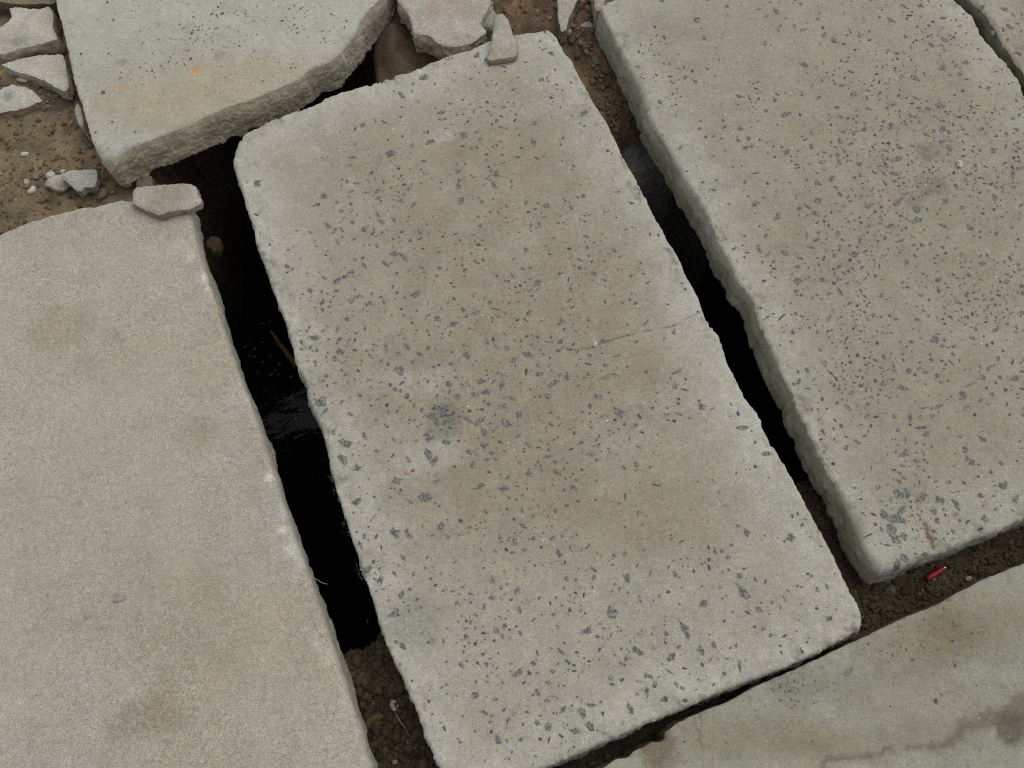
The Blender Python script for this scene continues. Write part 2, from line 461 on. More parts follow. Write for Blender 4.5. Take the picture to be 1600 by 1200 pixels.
        z = z + self.und * fbm(p, 5, s + 7, 3) + 0.0005 * fbm(p, 45, s + 11, 3) + 0.00035 * noise(p, 150, s + 12)
        z = z + 0.0017 * self.crust * fbm(p, 75, s + 13, 4, 0.6) * sstep(0.075, 0.01, d + 0.02 * noise(p, 20, s + 14))
        for ck in self.cracks:
            z = z - 0.0022 * np.exp(-(seg_dist(p, ck, False) / 0.0016) ** 2) * (0.6 + 0.5 * noise(p, 60, s + 15)) * 1.3
        for (q, w, dep) in self.hollows:
            r = np.sqrt((((p - q) / w) ** 2).sum(1)) + 0.35 * fbm(p, 40, s + 16, 3)
            z = z - dep * sstep(1.1, 0.7, r) * (1 + 0.5 * fbm(p, 90, s + 18, 2))
        z = z + self.z_top + self.tilt_z(p)
        return (z, d) if want_d else z

def blob(p, px, py, r, seed=0, soft=0.5, wob=0.5, z=0.0):
    """an uneven stain about r metres across at the surveyed spot"""
    q = P(px, py, z); r = np.atleast_1d(r) * np.ones(2)
    e = np.sqrt((((p[:, :2] - q) / r) ** 2).sum(1)) + wob * fbm(p[:, :2], 0.7 / r.mean(), seed, 4) + 0.6 * wob * fbm(p[:, :2], max(30.0, 2.2 / r.mean()), seed + 3, 4, 0.65)
    return sstep(1 + soft, 1 - soft, e)

def mixc(T, col, m):
    return T * (1 - m[:, None]) + np.asarray(col) * m[:, None]

# ------------------------------------------------------------------ ground, drain, water (the setting)
BANK = -0.110
chan_px = [(-1200, 1700), (250, 1140), (480, 1035), (545, 1010), (600, 1000), (760, 935), (1245, 748), (1262, 742), (1500, 640), (2600, 230),
           (2100, -190), (1180, 130), (1030, 188), (955, 212), (800, 255), (680, 240), (605, 150), (583, 112), (578, 76), (560, 40), (480, 20), (340, 60), (250, 160), (236, 262),
           (222, 305), (150, 400), (60, 430), (-1300, 900)]
chan = resample(PP(chan_px, BANK), 0.02)
def ground_height(p):
    n1 = fbm(p, 9, 41, 3); n2 = fbm(p, 35, 42, 4); n3 = fbm(p, 120, 43, 3)
    z = BANK + 0.010 * n1 + 0.005 * n2 + 0.0022 * n3
    def bump(px, py, r, h):
        q = P(px, py, BANK); return h * np.exp(-((p - q) ** 2).sum(1) / r ** 2)
    z = z + bump(70, 240, 0.13, 0.030) + bump(-120, 150, 0.25, 0.03) + bump(850, 10, 0.12, 0.03) + bump(900, -150, 0.3, 0.05) \
          + bump(930, 90, 0.07, 0.018) + bump(612, 75, 0.05, 0.045) + bump(1480, 930, 0.10, 0.012) - bump(600, 1150, 0.10, 0.035) - bump(1010, 1170, 0.06, 0.0)
    d = seg_dist(p, chan) * np.where(inside(p, chan), 1, -1) + 0.012 * fbm(p, 22, 44, 4) + 0.004 * n3
    wall = sstep(-0.004, 0.040, d)
    z = z - wall * 0.60 - sstep(0.05, 0.25, d) * 0.14 - 0.02 * sstep(-0.06, 0.0, d)
    lip = np.exp(-((p - P(1000, 225, BANK)) ** 2).sum(1) / 0.15 ** 2) * (d > 0)          # added slope under the far gap, shaped to catch more light
    z = z + np.clip(1.4 * lip, 0, 1) * np.clip(BANK - 0.025 - 1.25 * d - z, 0, None)
    return z, d
fine_u = np.arange(-1.15, 1.2, 0.006); fine_v = np.arange(-0.85, 1.0, 0.006)
ext = np.cumsum(0.012 * 1.33 ** np.arange(26))
gu = np.r_[fine_u[0] - ext[::-1], fine_u, fine_u[-1] + ext]; gv = np.r_[fine_v[0] - ext[::-1], fine_v, fine_v[-1] + ext]
gc = P(800, 600, BANK)
UU, VV = np.meshgrid(gu, gv)
gp = gc + UU.ravel()[:, None] * CU + VV.ravel()[:, None] * CV
gz, gd = ground_height(gp)
nu, nv = len(gu), len(gv)
ii = (np.arange(nv - 1)[:, None] * nu + np.arange(nu - 1)).ravel()
gq = np.stack([ii, ii + 1, ii + nu + 1, ii + nu], 1)
vrel = VV.ravel()
far_bank = sstep(-0.1, 0.15, vrel)
red = np.exp(-((gp - P(900, 60, BANK)) ** 2).sum(1) / 0.35 ** 2)
col_near = np.array([0.082, 0.064, 0.036]); col_far = np.array([0.205, 0.160, 0.098]); col_red = np.array([0.185, 0.125, 0.076])
T = col_near * (1 - far_bank[:, None]) + col_far * far_bank[:, None]
T = mixc(T, col_red, red)
damp = sstep(0.0, 0.5, fbm(gp, 8, 60, 5, 0.6)); T = mixc(T, T * np.array([0.50, 0.54, 0.62]), damp)
T = T * (1 + 0.28 * fbm(gp, 40, 61, 4))[:, None]
T = mixc(T, np.array([0.085, 0.065, 0.045]), 0.75 * np.exp(-((gp - P(612, 75, BANK)) ** 2).sum(1) / 0.07 ** 2))
T = mixc(T, np.array([0.008, 0.007, 0.005]), sstep(0.004, 0.03, gd))  # drain mud painted near black, the hole's shade put into its colour
rend_light = sstep(0.008, 0.02, gd) * np.exp(-((gp - P(1010, 230, BANK)) ** 2).sum(1) / 0.20 ** 2) * np.exp(-np.clip(gd, 0, None) / 0.11)      # grey cement drain side, with its light fading downwards put into the colour
T = mixc(T, np.array([0.30, 0.295, 0.265]), np.clip(1.5 * rend_light, 0, 1))
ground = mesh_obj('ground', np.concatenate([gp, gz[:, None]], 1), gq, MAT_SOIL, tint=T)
tag(ground, kind='structure')

def water_material():
    m, nt, b = new_mat('black_water')
    b.inputs['Base Color'].default_value = (0.004, 0.004, 0.004, 1); b.inputs['Roughness'].default_value = 0.06; b.inputs['IOR'].default_value = 1.33; b.inputs['Specular IOR Level'].default_value = 0.35
    bp = N(nt, 'ShaderNodeBump'); bp.inputs['Strength'].default_value = 0.16; bp.inputs['Distance'].default_value = 0.01
    nt.links.new(world_noise(nt, 22, 3, 0.5, 0.6), bp.inputs['Height']); nt.links.new(bp.outputs[0], b.inputs['Normal'])
    return m
WATER_Z = -0.66
wc = P(800, 600, WATER_Z)
wu = np.linspace(-3, 3, 40); wv = np.linspace(-0.55, 0.8, 16)
WU, WV = np.meshgrid(wu, wv); wp = wc + WU.ravel()[:, None] * CU + WV.ravel()[:, None] * CV
jj = (np.arange(15)[:, None] * 40 + np.arange(39)).ravel()
water = mesh_obj('water', np.concatenate([wp, np.full((len(wp), 1), WATER_Z)], 1), np.stack([jj, jj + 1, jj + 41, jj + 40], 1), water_material())
tag(water, kind='structure')

# ------------------------------------------------------------------ the slabs
def worn_tint(seed, brown_spots, pale_spots=(), rim_pale=0.045, brown_amt=0.66, extra=(), cast=(1, 1, 1), cracks=()):
    def fn(V, d, top):
        p = V[:, :2]
        T = np.tile(GREY, (len(V), 1)) * (1 + 0.06 * fbm(p, 6, seed, 4) + 0.05 * fbm(p, 40, seed + 1, 3))[:, None]
        T = mixc(T, (GREY + BROWN) / 2, 0.65 * sstep(rim_pale * 0.6, rim_pale * 2.2, d + 0.02 * fbm(p, 12, seed + 2, 3)))
        mb = np.zeros(len(V))
        for k, (x, y, r) in enumerate(brown_spots): mb = np.maximum(mb, blob(V, x, y, r, seed + 20 + k, 0.7))
        T = mixc(T, BROWN, brown_amt * mb * (0.85 + 0.35 * fbm(p, 14, seed + 3, 5, 0.65)).clip(0, 1))
        for k, (x, y, r, c, a) in enumerate(extra): T = mixc(T, c, a * blob(V, x, y, r, seed + 60 + k, 0.45))
        # scuffed lime-white crust in patches along the rim
        w = sstep(0.12, 0.45, fbm(p, 30, seed + 4, 5, 0.65)) * sstep(rim_pale * 1.3, 0.004, d)
        T = mixc(T, PALE * 1.04, 0.65 * w * (0.6 + 0.5 * fbm(p, 110, seed + 6, 3)).clip(0, 1) * top)
        for k, (x, y, r) in enumerate(pale_spots): T = mixc(T, PALE * 0.95, 0.6 * blob(V, x, y, r, seed + 40 + k, 0.8, 0.8) * (0.65 + 0.5 * fbm(p, 90, seed + 9, 3)).clip(0, 1))
        for ck in cracks:
            T = mixc(T, DIRTY * 0.8, 0.9 * np.exp(-(seg_dist(p, ck, False) / 0.0011) ** 2) * (0.6 + 0.9 * noise(p, 70, seed + 8)).clip(0, 1) * top)
        T[~top] = mixc(T[~top], DIRTY * 1.6, 0.4 * sstep(-0.2, 0.6, fbm(V[~top], 16, seed + 5, 3)))
        return T * np.array(cast)
    return fn

# centre slab --------------------------------------------------------
cen_px = [(362, 249), (368, 230), (377, 209), (386, 201), (410, 193), (430, 182), (445, 178), (475, 169), (492, 163), (520, 149), (560, 136), (605, 121), (646, 109), (697, 87), (735, 77), (767, 63),
          (804, 54), (837, 47), (855, 43), (861, 45), (871, 55), (880, 75), (892, 90), (910, 122), (925, 150), (942, 180), (957, 210), (970, 237), (985, 265), (995, 281), (1015, 320), (1037, 365), (1066, 413),
          (1070, 425), (1090, 460), (1100, 490), (1125, 525), (1140, 570), (1165, 620), (1185, 646), (1205, 690), (1230, 735), (1250, 770), (1273, 813), (1300, 863), (1323, 907), (1333, 930), (1347, 952),
          (1351, 968), (1346, 984), (1276, 1022), (1224, 1044), (1171, 1064), (1062, 1110), (987, 1141), (900, 1180), (800, 1222), (730, 1251), (714, 1247), (700, 1232),
          (681, 1190), (665, 1155), (650, 1110), (625, 1050), (600, 995), (585, 945), (565, 890), (550, 840), (535, 793), (527, 769), (521, 750), (515, 727), (516, 718), (512, 708), (506, 683), (499, 658),
          (490, 644), (481, 621), (477, 592), (464, 573), (457, 547), (447, 507), (430, 463), (425, 450), (417, 420), (410, 407), (400, 377), (396, 352), (387, 330), (375, 292)]
crack1 = PP([(1104, 489), (1088, 491), (1078, 495), (1066, 501), (1058, 508), (1044, 511), (1024, 515), (1000, 519), (980, 524), (957, 530), (935, 537), (920, 544), (900, 547), (882, 546)])
crack1 = np.concatenate([crack1[k] + (crack1[k + 1] - crack1[k]) * np.linspace(0, 1, 6)[:-1, None] for k in range(len(crack1) - 1)]); crack1 = crack1 + 0.0022 * np.stack([fbm(crack1, 110, 3, 3), fbm(crack1, 110, 4, 3)], 1)
#([(1139, 557), (1128, 559), (1118, 562), (1106, 563)])
centre = Slab('concrete_slab', PP(cen_px), MAT_WORN, seed=11, grid=0.0052, thick=0.085, rim=0.005, rim_depth=0.8, chip=0.006, edge_noise=0.0018, edge_coarse=0.0012, pre_smooth=1,
              rim_spots=[(P(1350, 985), 0.012, 0.10), (P(1230, 1040), 0.013, 0.12), (P(1090, 1095), 0.014, 0.12), (P(950, 1155), 0.014, 0.12), (P(800, 1215), 0.012, 0.12),
                         (P(370, 240), 0.010, 0.07), (P(865, 60), 0.016, 0.06), (P(905, 140), 0.016, 0.06), (P(1110, 540), 0.013, 0.08), (P(490, 620), 0.014, 0.1)],
              cracks=[crack1],
              hollows=[(P(696, 652), np.array([0.028, 0.018]), 0.0016), (P(1262, 848), np.array([0.010, 0.012]), 0.0018), (P(640, 978), np.array([0.03, 0.03]), 0.0008), (P(905, 176), np.array([0.016, 0.022]), 0.0012)],
              tint_fn=worn_tint(100, cracks=[crack1], brown_spots=[(770, 520, (0.24, 0.30)), (680, 380, (0.20, 0.20)), (760, 530, (0.20, 0.14)), (640, 560, (0.13, 0.13)), (830, 620, (0.17, 0.12)), (900, 480, (0.14, 0.10)), (800, 760, (0.17, 0.13)), (980, 770, (0.14, 0.09)), (780, 260, (0.16, 0.11)), (1010, 570, (.05, .06)),
                                       (880, 400, (.1, .1)), (1020, 830, (0.12, 0.05))],
                                pale_spots=[(928, 538, 0.006), (460, 170, (0.05, 0.02)), (640, 590, (0.05, 0.025)), (860, 60, (.03, .02)), (650, 720, (0.05, 0.03)), (1080, 470, (0.03, 0.03)), (390, 300, (0.02, 0.05)), (1150, 600, (.03, .06)), (690, 215, (.02, .012)), (1190, 680, (.02, .04))],
                                extra=[(640, 978, 0.045, (0.215, 0.208, 0.172), 0.45), (697, 655, 0.028, (0.165, 0.158, 0.13), 0.6), (905, 176, (.018, .02), (.27, .25, .21), .7)]))
tag(centre.obj, 'large stone-flecked concrete slab with a brown middle and a short crack, lying in the centre', 'slab', 'concrete slabs covering the drain', kind='thing')

# left slab ----------------------------------------------------------
left_px = [(203, 314), (240, 306), (285, 304), (296, 309), (301, 330), (306, 362), (318, 405), (333, 452), (347, 497), (360, 536), (377, 583), (400, 645), (417, 694), (441, 768), (462, 832), (485, 898), (511, 972), (536, 1050), (565, 1133), (580, 1192)]
left_px = [(x - (4 if y > 335 else 3 if y > 308 else 0), y) for x, y in left_px]
lw = [tuple(q) for q in PP(left_px)] + [tuple(E(580, 1192, 0.02, -0.22)), tuple(E(580, 1192, -0.72, -0.22)), tuple(E(203, 314, -0.66, 0.0))] + [tuple(q) for q in PP([(-60, 384), (0, 365), (43, 347), (90, 333), (133, 322), (147, 323), (160, 319), (190, 311)])]
def left_tint(V, d, top):
    p = V[:, :2]
    T = np.tile(np.array([0.358, 0.342, 0.284]), (len(V), 1)) * (1 + 0.06 * fbm(p, 5, 201, 4) + 0.05 * fbm(p, 50, 202, 3))[:, None]
    T = mixc(T, np.array([0.34, 0.295, 0.215]), 0.45 * sstep(0.0, 0.7, fbm(p, 4, 203, 4)))
    for k, (x, y, r, a) in enumerate([(100, 512, (0.05, 0.035), .75), (305, 680, (0.032, 0.03), .7), (170, 545, (0.07, 0.05), .4), (230, 1125, (0.045, 0.025), .7), (250, 1100, (.02, .03), .5), (310, 1000, (.09, .07), .4), (400, 720, (.03, .06), .35), (150, 950, (.12, .08), .25)]):
        T = mixc(T, BROWN * (1.12 if k != 3 else 0.8), 0.6 * a * blob(V, x, y, r, 210 + k, 0.5))
    for k, (x, y, r) in enumerate([(318, 435, (0.008, 0.014)), (322, 450, (0.007, 0.010)), (443, 828, (0.009, 0.010)), (420, 745, (0.007, 0.014)), (300, 400, (.008, .012)), (455, 860, (.01, .012))]):
        T = mixc(T, PALE * 1.3, 0.8 * blob(V, x, y, np.array(r) * 0.75, 230 + k, 0.6, 0.8) * (0.6 + 0.6 * fbm(p, 140, 250, 3)).clip(0, 1))
    T = mixc(T, PALE, 0.5 * sstep(0.2, 0.7, fbm(p, 20, 240, 4)) * sstep(0.05, 0.004, d) * top)
    T[~top] = mixc(T[~top], np.array([0.40, 0.385, 0.32]), 0.6 * np.ones((~top).sum()))
    return T
left = Slab('concrete_slab', np.array(lw), MAT_SANDY, seed=12, thick=0.085, rim=0.006, rim_depth=0.9, chip=0.0025, side_noise=0.0018, side_freq=60, edge_noise=0.0012, edge_coarse=0.001, flare=-0.005, tint_fn=left_tint, grid=0.0065,
            rim_spots=[(P(290, 312), 0.016, 0.05), (P(440, 770), 0.012, 0.2), (P(540, 1060), 0.014, 0.2)])
tag(left.obj, 'plain sandy concrete slab without dark stones, a broken chunk on its corner', 'slab', 'concrete slabs covering the drain', kind='thing')

# upper left slab ------------------------------------------------------
ul_px = [(84, -10), (88, 7), (97, 37), (105, 77), (113, 120), (125, 157), (138, 200), (147, 231), (155, 246), (170, 250), (190, 238), (213, 226), (257, 208), (290, 196), (340, 172), (400, 151), (450, 131), (470, 119), (482, 107), (512, 96),
         (526, 83), (540, 67), (555, 50), (562, 30), (574, 16), (585, 5), (596, -8)]
uw = [tuple(q) for q in PP(ul_px)] + [tuple(E(596, -8, 0.06, 0.08)), tuple(E(596, -8, 0.05, 0.62)), tuple(E(84, -10, 0.01, 0.62))]
def ul_tint(V, d, top):
    p = V[:, :2]
    T = np.tile(GREY * np.array([1.03, 1.04, 1.06]), (len(V), 1)) * (1 + 0.08 * fbm(p, 6, 301, 4))[:, None]
    warm = np.array([0.36, 0.325, 0.235])
    for k, (x, y, r, a) in enumerate([(270, 160, (0.13, 0.06), .8), (400, 120, (.12, .06), .7), (210, 150, (.06, .06), .5), (330, 110, (.08, .05), .5)]):
        T = mixc(T, warm, a * blob(V, x, y, r, 310 + k, 0.7))
    for k, (x, y, r) in enumerate([(307, 108, (.009, .006)), (300, 115, (.007, .004)), (185, 136, (.006, .004)), (223, 163, (.005, .004))]):
        T = mixc(T, np.array([0.55, 0.22, 0.07]), (0.75, 0.6, 0.4, 0.3)[k] * blob(V, x, y, r, 330 + k, 0.5))
    T = mixc(T, np.array([0.23, 0.22, 0.19]), 0.6 * blob(V, 188, 98, (.013, .008), 341, .4))
    T = mixc(T, np.array([0.25, 0.23, 0.18]), 0.6 * blob(V, 345, 85, (.012, .010), 342, .4))
    T = mixc(T, np.array([0.26, 0.25, 0.22]), 0.5 * blob(V, 170, 258, (.03, .02), 343, .5))
    s = ~top
    T[s] = np.array([0.50, 0.44, 0.325]) * (1 + 0.25 * fbm(V[s], 30, 350, 4))[:, None]
    T[s] = mixc(T[s], GREY * 0.9, 0.7 * sstep(0.1, -0.1, seg_dist(V[s][:, :2], PP([(512, 96), (540, 67), (585, 5), (600, -20)]), False) - 0.06))
    return T
upper_left = Slab('concrete_slab', np.array(uw), MAT_FINE, seed=13, thick=0.088, rim=0.0035, rim_depth=0.9, chip=0.003, edge_noise=0.0015, edge_coarse=0.001, side_noise=0.0026, side_freq=260, bottom_jag=0.011, flare=0.0,
                  tint_fn=ul_tint, ds=0.003, rim_spots=[(P(150, 240), 0.012, 0.035), (P(545, 60), 0.008, 0.06)],
                  hollows=[(P(188, 98), np.array([.013, .008]), .0015), (P(345, 85), np.array([.012, .009]), .001)])
tag(upper_left.obj, 'pale concrete slab with orange marks and a snapped corner, thick edge over the hole', 'slab', 'concrete slabs covering the drain', kind='thing')

# right slab -----------------------------------------------------------
rt_px = [(939, 10), (943, 22), (950, 40), (962, 62), (972, 84), (983, 105), (993, 125), (1003, 148), (1010, 172), (1024, 201), (1044, 230), (1058, 258), (1075, 288), (1093, 312), (1110, 345), (1130, 390), (1150, 428), (1178, 470), (1190, 510),
         (1211, 560), (1231, 602), (1250, 645), (1271, 688), (1297, 745), (1325, 790), (1340, 830), (1358, 868), (1372, 888), (1386, 893), (1408, 888), (1440, 875), (1478, 860), (1520, 844), (1567, 825), (1600, 811), (1640, 794)]
rb = P(1495, 0)
r_edge = PP([(1600, 143), (1593, 123), (1577, 103), (1553, 77), (1533, 53), (1523, 25), (1507, 13), (1495, 0)])
rdir = (P(1495, 0) - P(1600, 143)); rdir /= np.linalg.norm(rdir)
bl_c = P(1640, 794)
def meet(a, da, b, db):
    t = np.linalg.solve(np.stack([da, -db], 1), b - a); return a + da * t[0]
br = meet(bl_c, CU, P(1600, 143), rdir); trc = meet(P(945, 4), CU, P(1495, 0), rdir)
rw = [tuple(q) for q in PP(rt_px)] + [tuple(br)] + [tuple(q) for q in r_edge] + [tuple(trc)] + [tuple(P(948, 2))]
right = Slab('concrete_slab', np.array(rw), MAT_WORN, seed=14, thick=0.080, rim=0.005, rim_depth=0.9, chip=0.006, edge_noise=0.0026, edge_coarse=0.0036, side_noise=0.0022, side_freq=60, bottom_jag=0.009, flare=0.0025, pre_smooth=1,
             rim_spots=[(P(1385, 890), 0.020, 0.06), (P(1070, 270), 0.010, .06), (P(1010, 150), .014, .07), (P(1340, 820), .016, .05), (P(1480, 860), .010, .1)],
             hollows=[(P(1424, 800), np.array([.045, .05]), .0012), (P(1280, 175), np.array([.03, .02]), .0006)],
             tint_fn=worn_tint(400, [(1350, 200, (.2, .12)), (1400, 330, (.2, .15)), (1280, 400, (.12, .12)), (1420, 640, (.17, .12)), (1520, 440, (.12, .12)), (1500, 150, (.1, .1))],
                               brown_amt=0.22, cast=(0.90, 0.90, 0.87), pale_spots=[(1075, 250, (.03, .05)), (1110, 330, (.02, .05)), (960, 30, (.02, .02)), (1380, 870, (.02, .03))],
                               extra=[(1447, 237, .016, (.2, .19, .16), .8), (1455, 290, (.025, .018), (.2, .19, .155), .6), (1430, 310, (.02, .015), (.21, .2, .165), .6), (1447, 826, (.004, .016), (.16, .07, .03), .9), (1457, 848, (.005, .012), (.16, .08, .04), .8), (1385, 320, .006, (.45, .28, .2), .6)]))
tag(right.obj, 'large concrete slab densely flecked with dark stones, at the right beside the red tube', 'slab', 'concrete slabs covering the drain', kind='thing')

# top right slab ---------------------------------------------------------
tr_px = [(1520, 0), (1535, 14), (1550, 31), (1567, 66), (1587, 96), (1600, 112)]
a0, a1 = P(1520, 0), P(1600, 112); td = (a1 - a0) / np.linalg.norm(a1 - a0)
tw = [tuple(a0 - td * 0.2)] + [tuple(q) for q in PP(tr_px)] + [tuple(a1 + td * 0.85), tuple(a1 + td * 0.85 + CU * 0.68), tuple(a0 - td * 0.2 + CU * 0.68)]
def tr_tint(V, d, top):
    T = worn_tint(500, [(1620, 60, (.1, .1))], brown_amt=0.4, cast=(0.9, 0.9, 0.88))(V, d, top)
    s = ~top
    T[s] = np.array([0.17, 0.16, 0.125]) * (1 + 0.25 * fbm(V[s], 25, 505, 3))[:, None]
    moss = blob(V, 1597, 122, (.03, .05), 506, .5, z=-0.03) * s
    return mixc(T, np.array([0.14, 0.15, 0.03]), 0.7 * moss)
top_right = Slab('concrete_slab', np.array(tw), MAT_WORN, seed=15, thick=0.085, rim=0.007, chip=0.003, flare=0.008, tint_fn=tr_tint, grid=0.008, side_noise=0.004)
tag(top_right.obj, 'stone-flecked concrete slab of which only a corner shows at the top right', 'slab', 'concrete slabs covering the drain', kind='thing')

# pavement edge in front --------------------------------------------------
ap_px = [(1700, 834), (1600, 880), (1533, 907), (1467, 943), (1400, 971), (1347, 997), (1294, 1022), (1237, 1049), (1210, 1060), (1184, 1070), (1160, 1084), (1136, 1097), (1112, 1106), (1088, 1116), (1062, 1128), (1046, 1138), (1036, 1146), (1041, 1153), (1028, 1160), (1018, 1158), (1004, 1168), (990, 1172), (984, 1181), (962, 1187), (946, 1198), (925, 1206)]
aw = [tuple(E(1700, 834, 0.6, 0.0))] + [tuple(q) for q in PP(ap_px)] + [tuple(E(935, 1214, -0.9, 0.0)), tuple(E(935, 1214, -0.9, -0.9)), tuple(E(1700, 834, 0.6, -0.9))]
low_edge = PP([(1275, 1215), (1300, 1188), (1350, 1178), (1410, 1170), (1470, 1165), (1492, 1150), (1505, 1135), (1530, 1128), (1560, 1122), (1585, 1112), (1620, 1092)])
_l = np.r_[0, np.cumsum(np.linalg.norm(np.diff(low_edge, axis=0), axis=1))]; _t = np.arange(0, _l[-1], 0.005)
low_edge = np.stack([np.interp(_t, _l, low_edge[:, 0]), np.interp(_t, _l, low_edge[:, 1])], 1)
low_edge = low_edge + 0.006 * np.stack([fbm(low_edge, 35, 650, 4), fbm(low_edge, 35, 651, 4)], 1)
def ap_tint(V, d, top):
    p = V[:, :2]
    T = np.tile(np.array([0.275, 0.275, 0.222]), (len(V), 1)) * (1 + 0.10 * fbm(p, 6, 601, 4) + 0.08 * fbm(p, 45, 602, 4))[:, None]
    for k, (x, y, r, a) in enumerate([(1480, 980, (.05, .03), .7), (1540, 975, (.07, .04), .55), (1430, 1010, (.07, .035), .5), (1200, 1150, (.08, .03), .55), (1330, 1165, (.12, .02), .45), (1450, 1080, (.1, .06), .3), (1100, 1150, (.05, .03), .4)]):
        T = mixc(T, np.array([0.195, 0.168, 0.108]), a * blob(V, x, y, r, 610 + k, 0.65))
    T = mixc(T, np.array([0.215, 0.212, 0.172]), 0.6 * blob(V, 1235, 1075, (.055, .03), 630, .4))
    T = mixc(T, np.array([0.15, 0.125, 0.085]), 0.85 * blob(V, 1025, 1165, (.025, .03), 631, .45))
    T = mixc(T, np.array([0.11, 0.095, 0.07]), 0.8 * blob(V, 1588, 1140, (.030, .020), 632, .18))
    dl = seg_dist(p, low_edge, False)
    wd = 0.003 + 0.014 * sstep(P(1440, 1160)[0], P(1600, 1110)[0], p[:, 0])
    T = mixc(T, np.array([0.135, 0.115, 0.078]), 0.7 * sstep(1.15, 0.75, dl / wd + 0.45 * fbm(p, 55, 634, 4)))
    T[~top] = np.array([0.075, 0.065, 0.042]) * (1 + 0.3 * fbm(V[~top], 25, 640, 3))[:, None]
    return T
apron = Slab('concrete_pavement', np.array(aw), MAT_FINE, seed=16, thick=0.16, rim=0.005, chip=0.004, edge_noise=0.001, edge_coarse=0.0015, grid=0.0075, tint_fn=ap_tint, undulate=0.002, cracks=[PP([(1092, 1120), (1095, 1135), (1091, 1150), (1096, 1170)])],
             hollows=[(P(1235, 1075), np.array([.055, .03]), .0025), (P(1480, 985), np.array([.05, .02]), .0015), (P(1560, 1240), np.array([.16, .075]), .004), (P(1585, 1140), np.array([.03, .02]), .004)])
tag(apron.obj, 'smooth grey concrete pavement edge with brown stains, across the bottom right', 'pavement', kind='structure')

# ------------------------------------------------------------------ dark stones showing in the worn concrete
def flake(rng, semi, aspect, ang):
    k = int(rng.integers(4, 7))
    t = np.linspace(0, 2 * np.pi, k, endpoint=False) + rng.uniform(-0.4, 0.4, k)
    r = rng.uniform(0.6, 1.15, k)
    c = np.stack([np.cos(t) * r, np.sin(t) * r], 1); q = []
    for i in range(k):                                        # broken edges between the corners
        a, b = c[i], c[(i + 1) % k]; e = b - a; nrm = np.array([e[1], -e[0]])
        q.append(a)
        for u in ((0.5,) if rng.random() < 0.5 else (0.33, 0.67)):
            q.append(a + e * (u + rng.uniform(-.08, .08)) + nrm * rng.uniform(-0.20, 0.13))
    q = np.array(q) * np.array([1, aspect]) * semi
    c_, s_ = math.cos(ang), math.sin(ang)
    return q @ np.array([[c_, s_], [-s_, c_]])

def flake_mesh(q, z_at):
    n = len(q); cen = q.mean(0)
    zc = z_at(np.vstack([q, cen[None]]))
    top = np.concatenate([cen + (q - cen) * 0.95, (zc[:n] + 0.0010)[:, None]], 1)
    rim = np.concatenate([q, (zc[:n] + 0.0002)[:, None]], 1)
    low = np.concatenate([q, (zc[:n] - 0.004)[:, None]], 1)
    V = np.concatenate([top, rim, low, [[cen[0], cen[1], zc[n] + 0.0012]]])
    k = np.arange(n); k2 = (k + 1) % n
    tri = np.stack([k, k2, np.full(n, 3 * n)], 1)
    quad = np.concatenate([np.stack([k + n, k2 + n, k2, k], 1), np.stack([k + 2 * n, k2 + 2 * n, k2 + n, k + n], 1)])
    return V, tri, quad

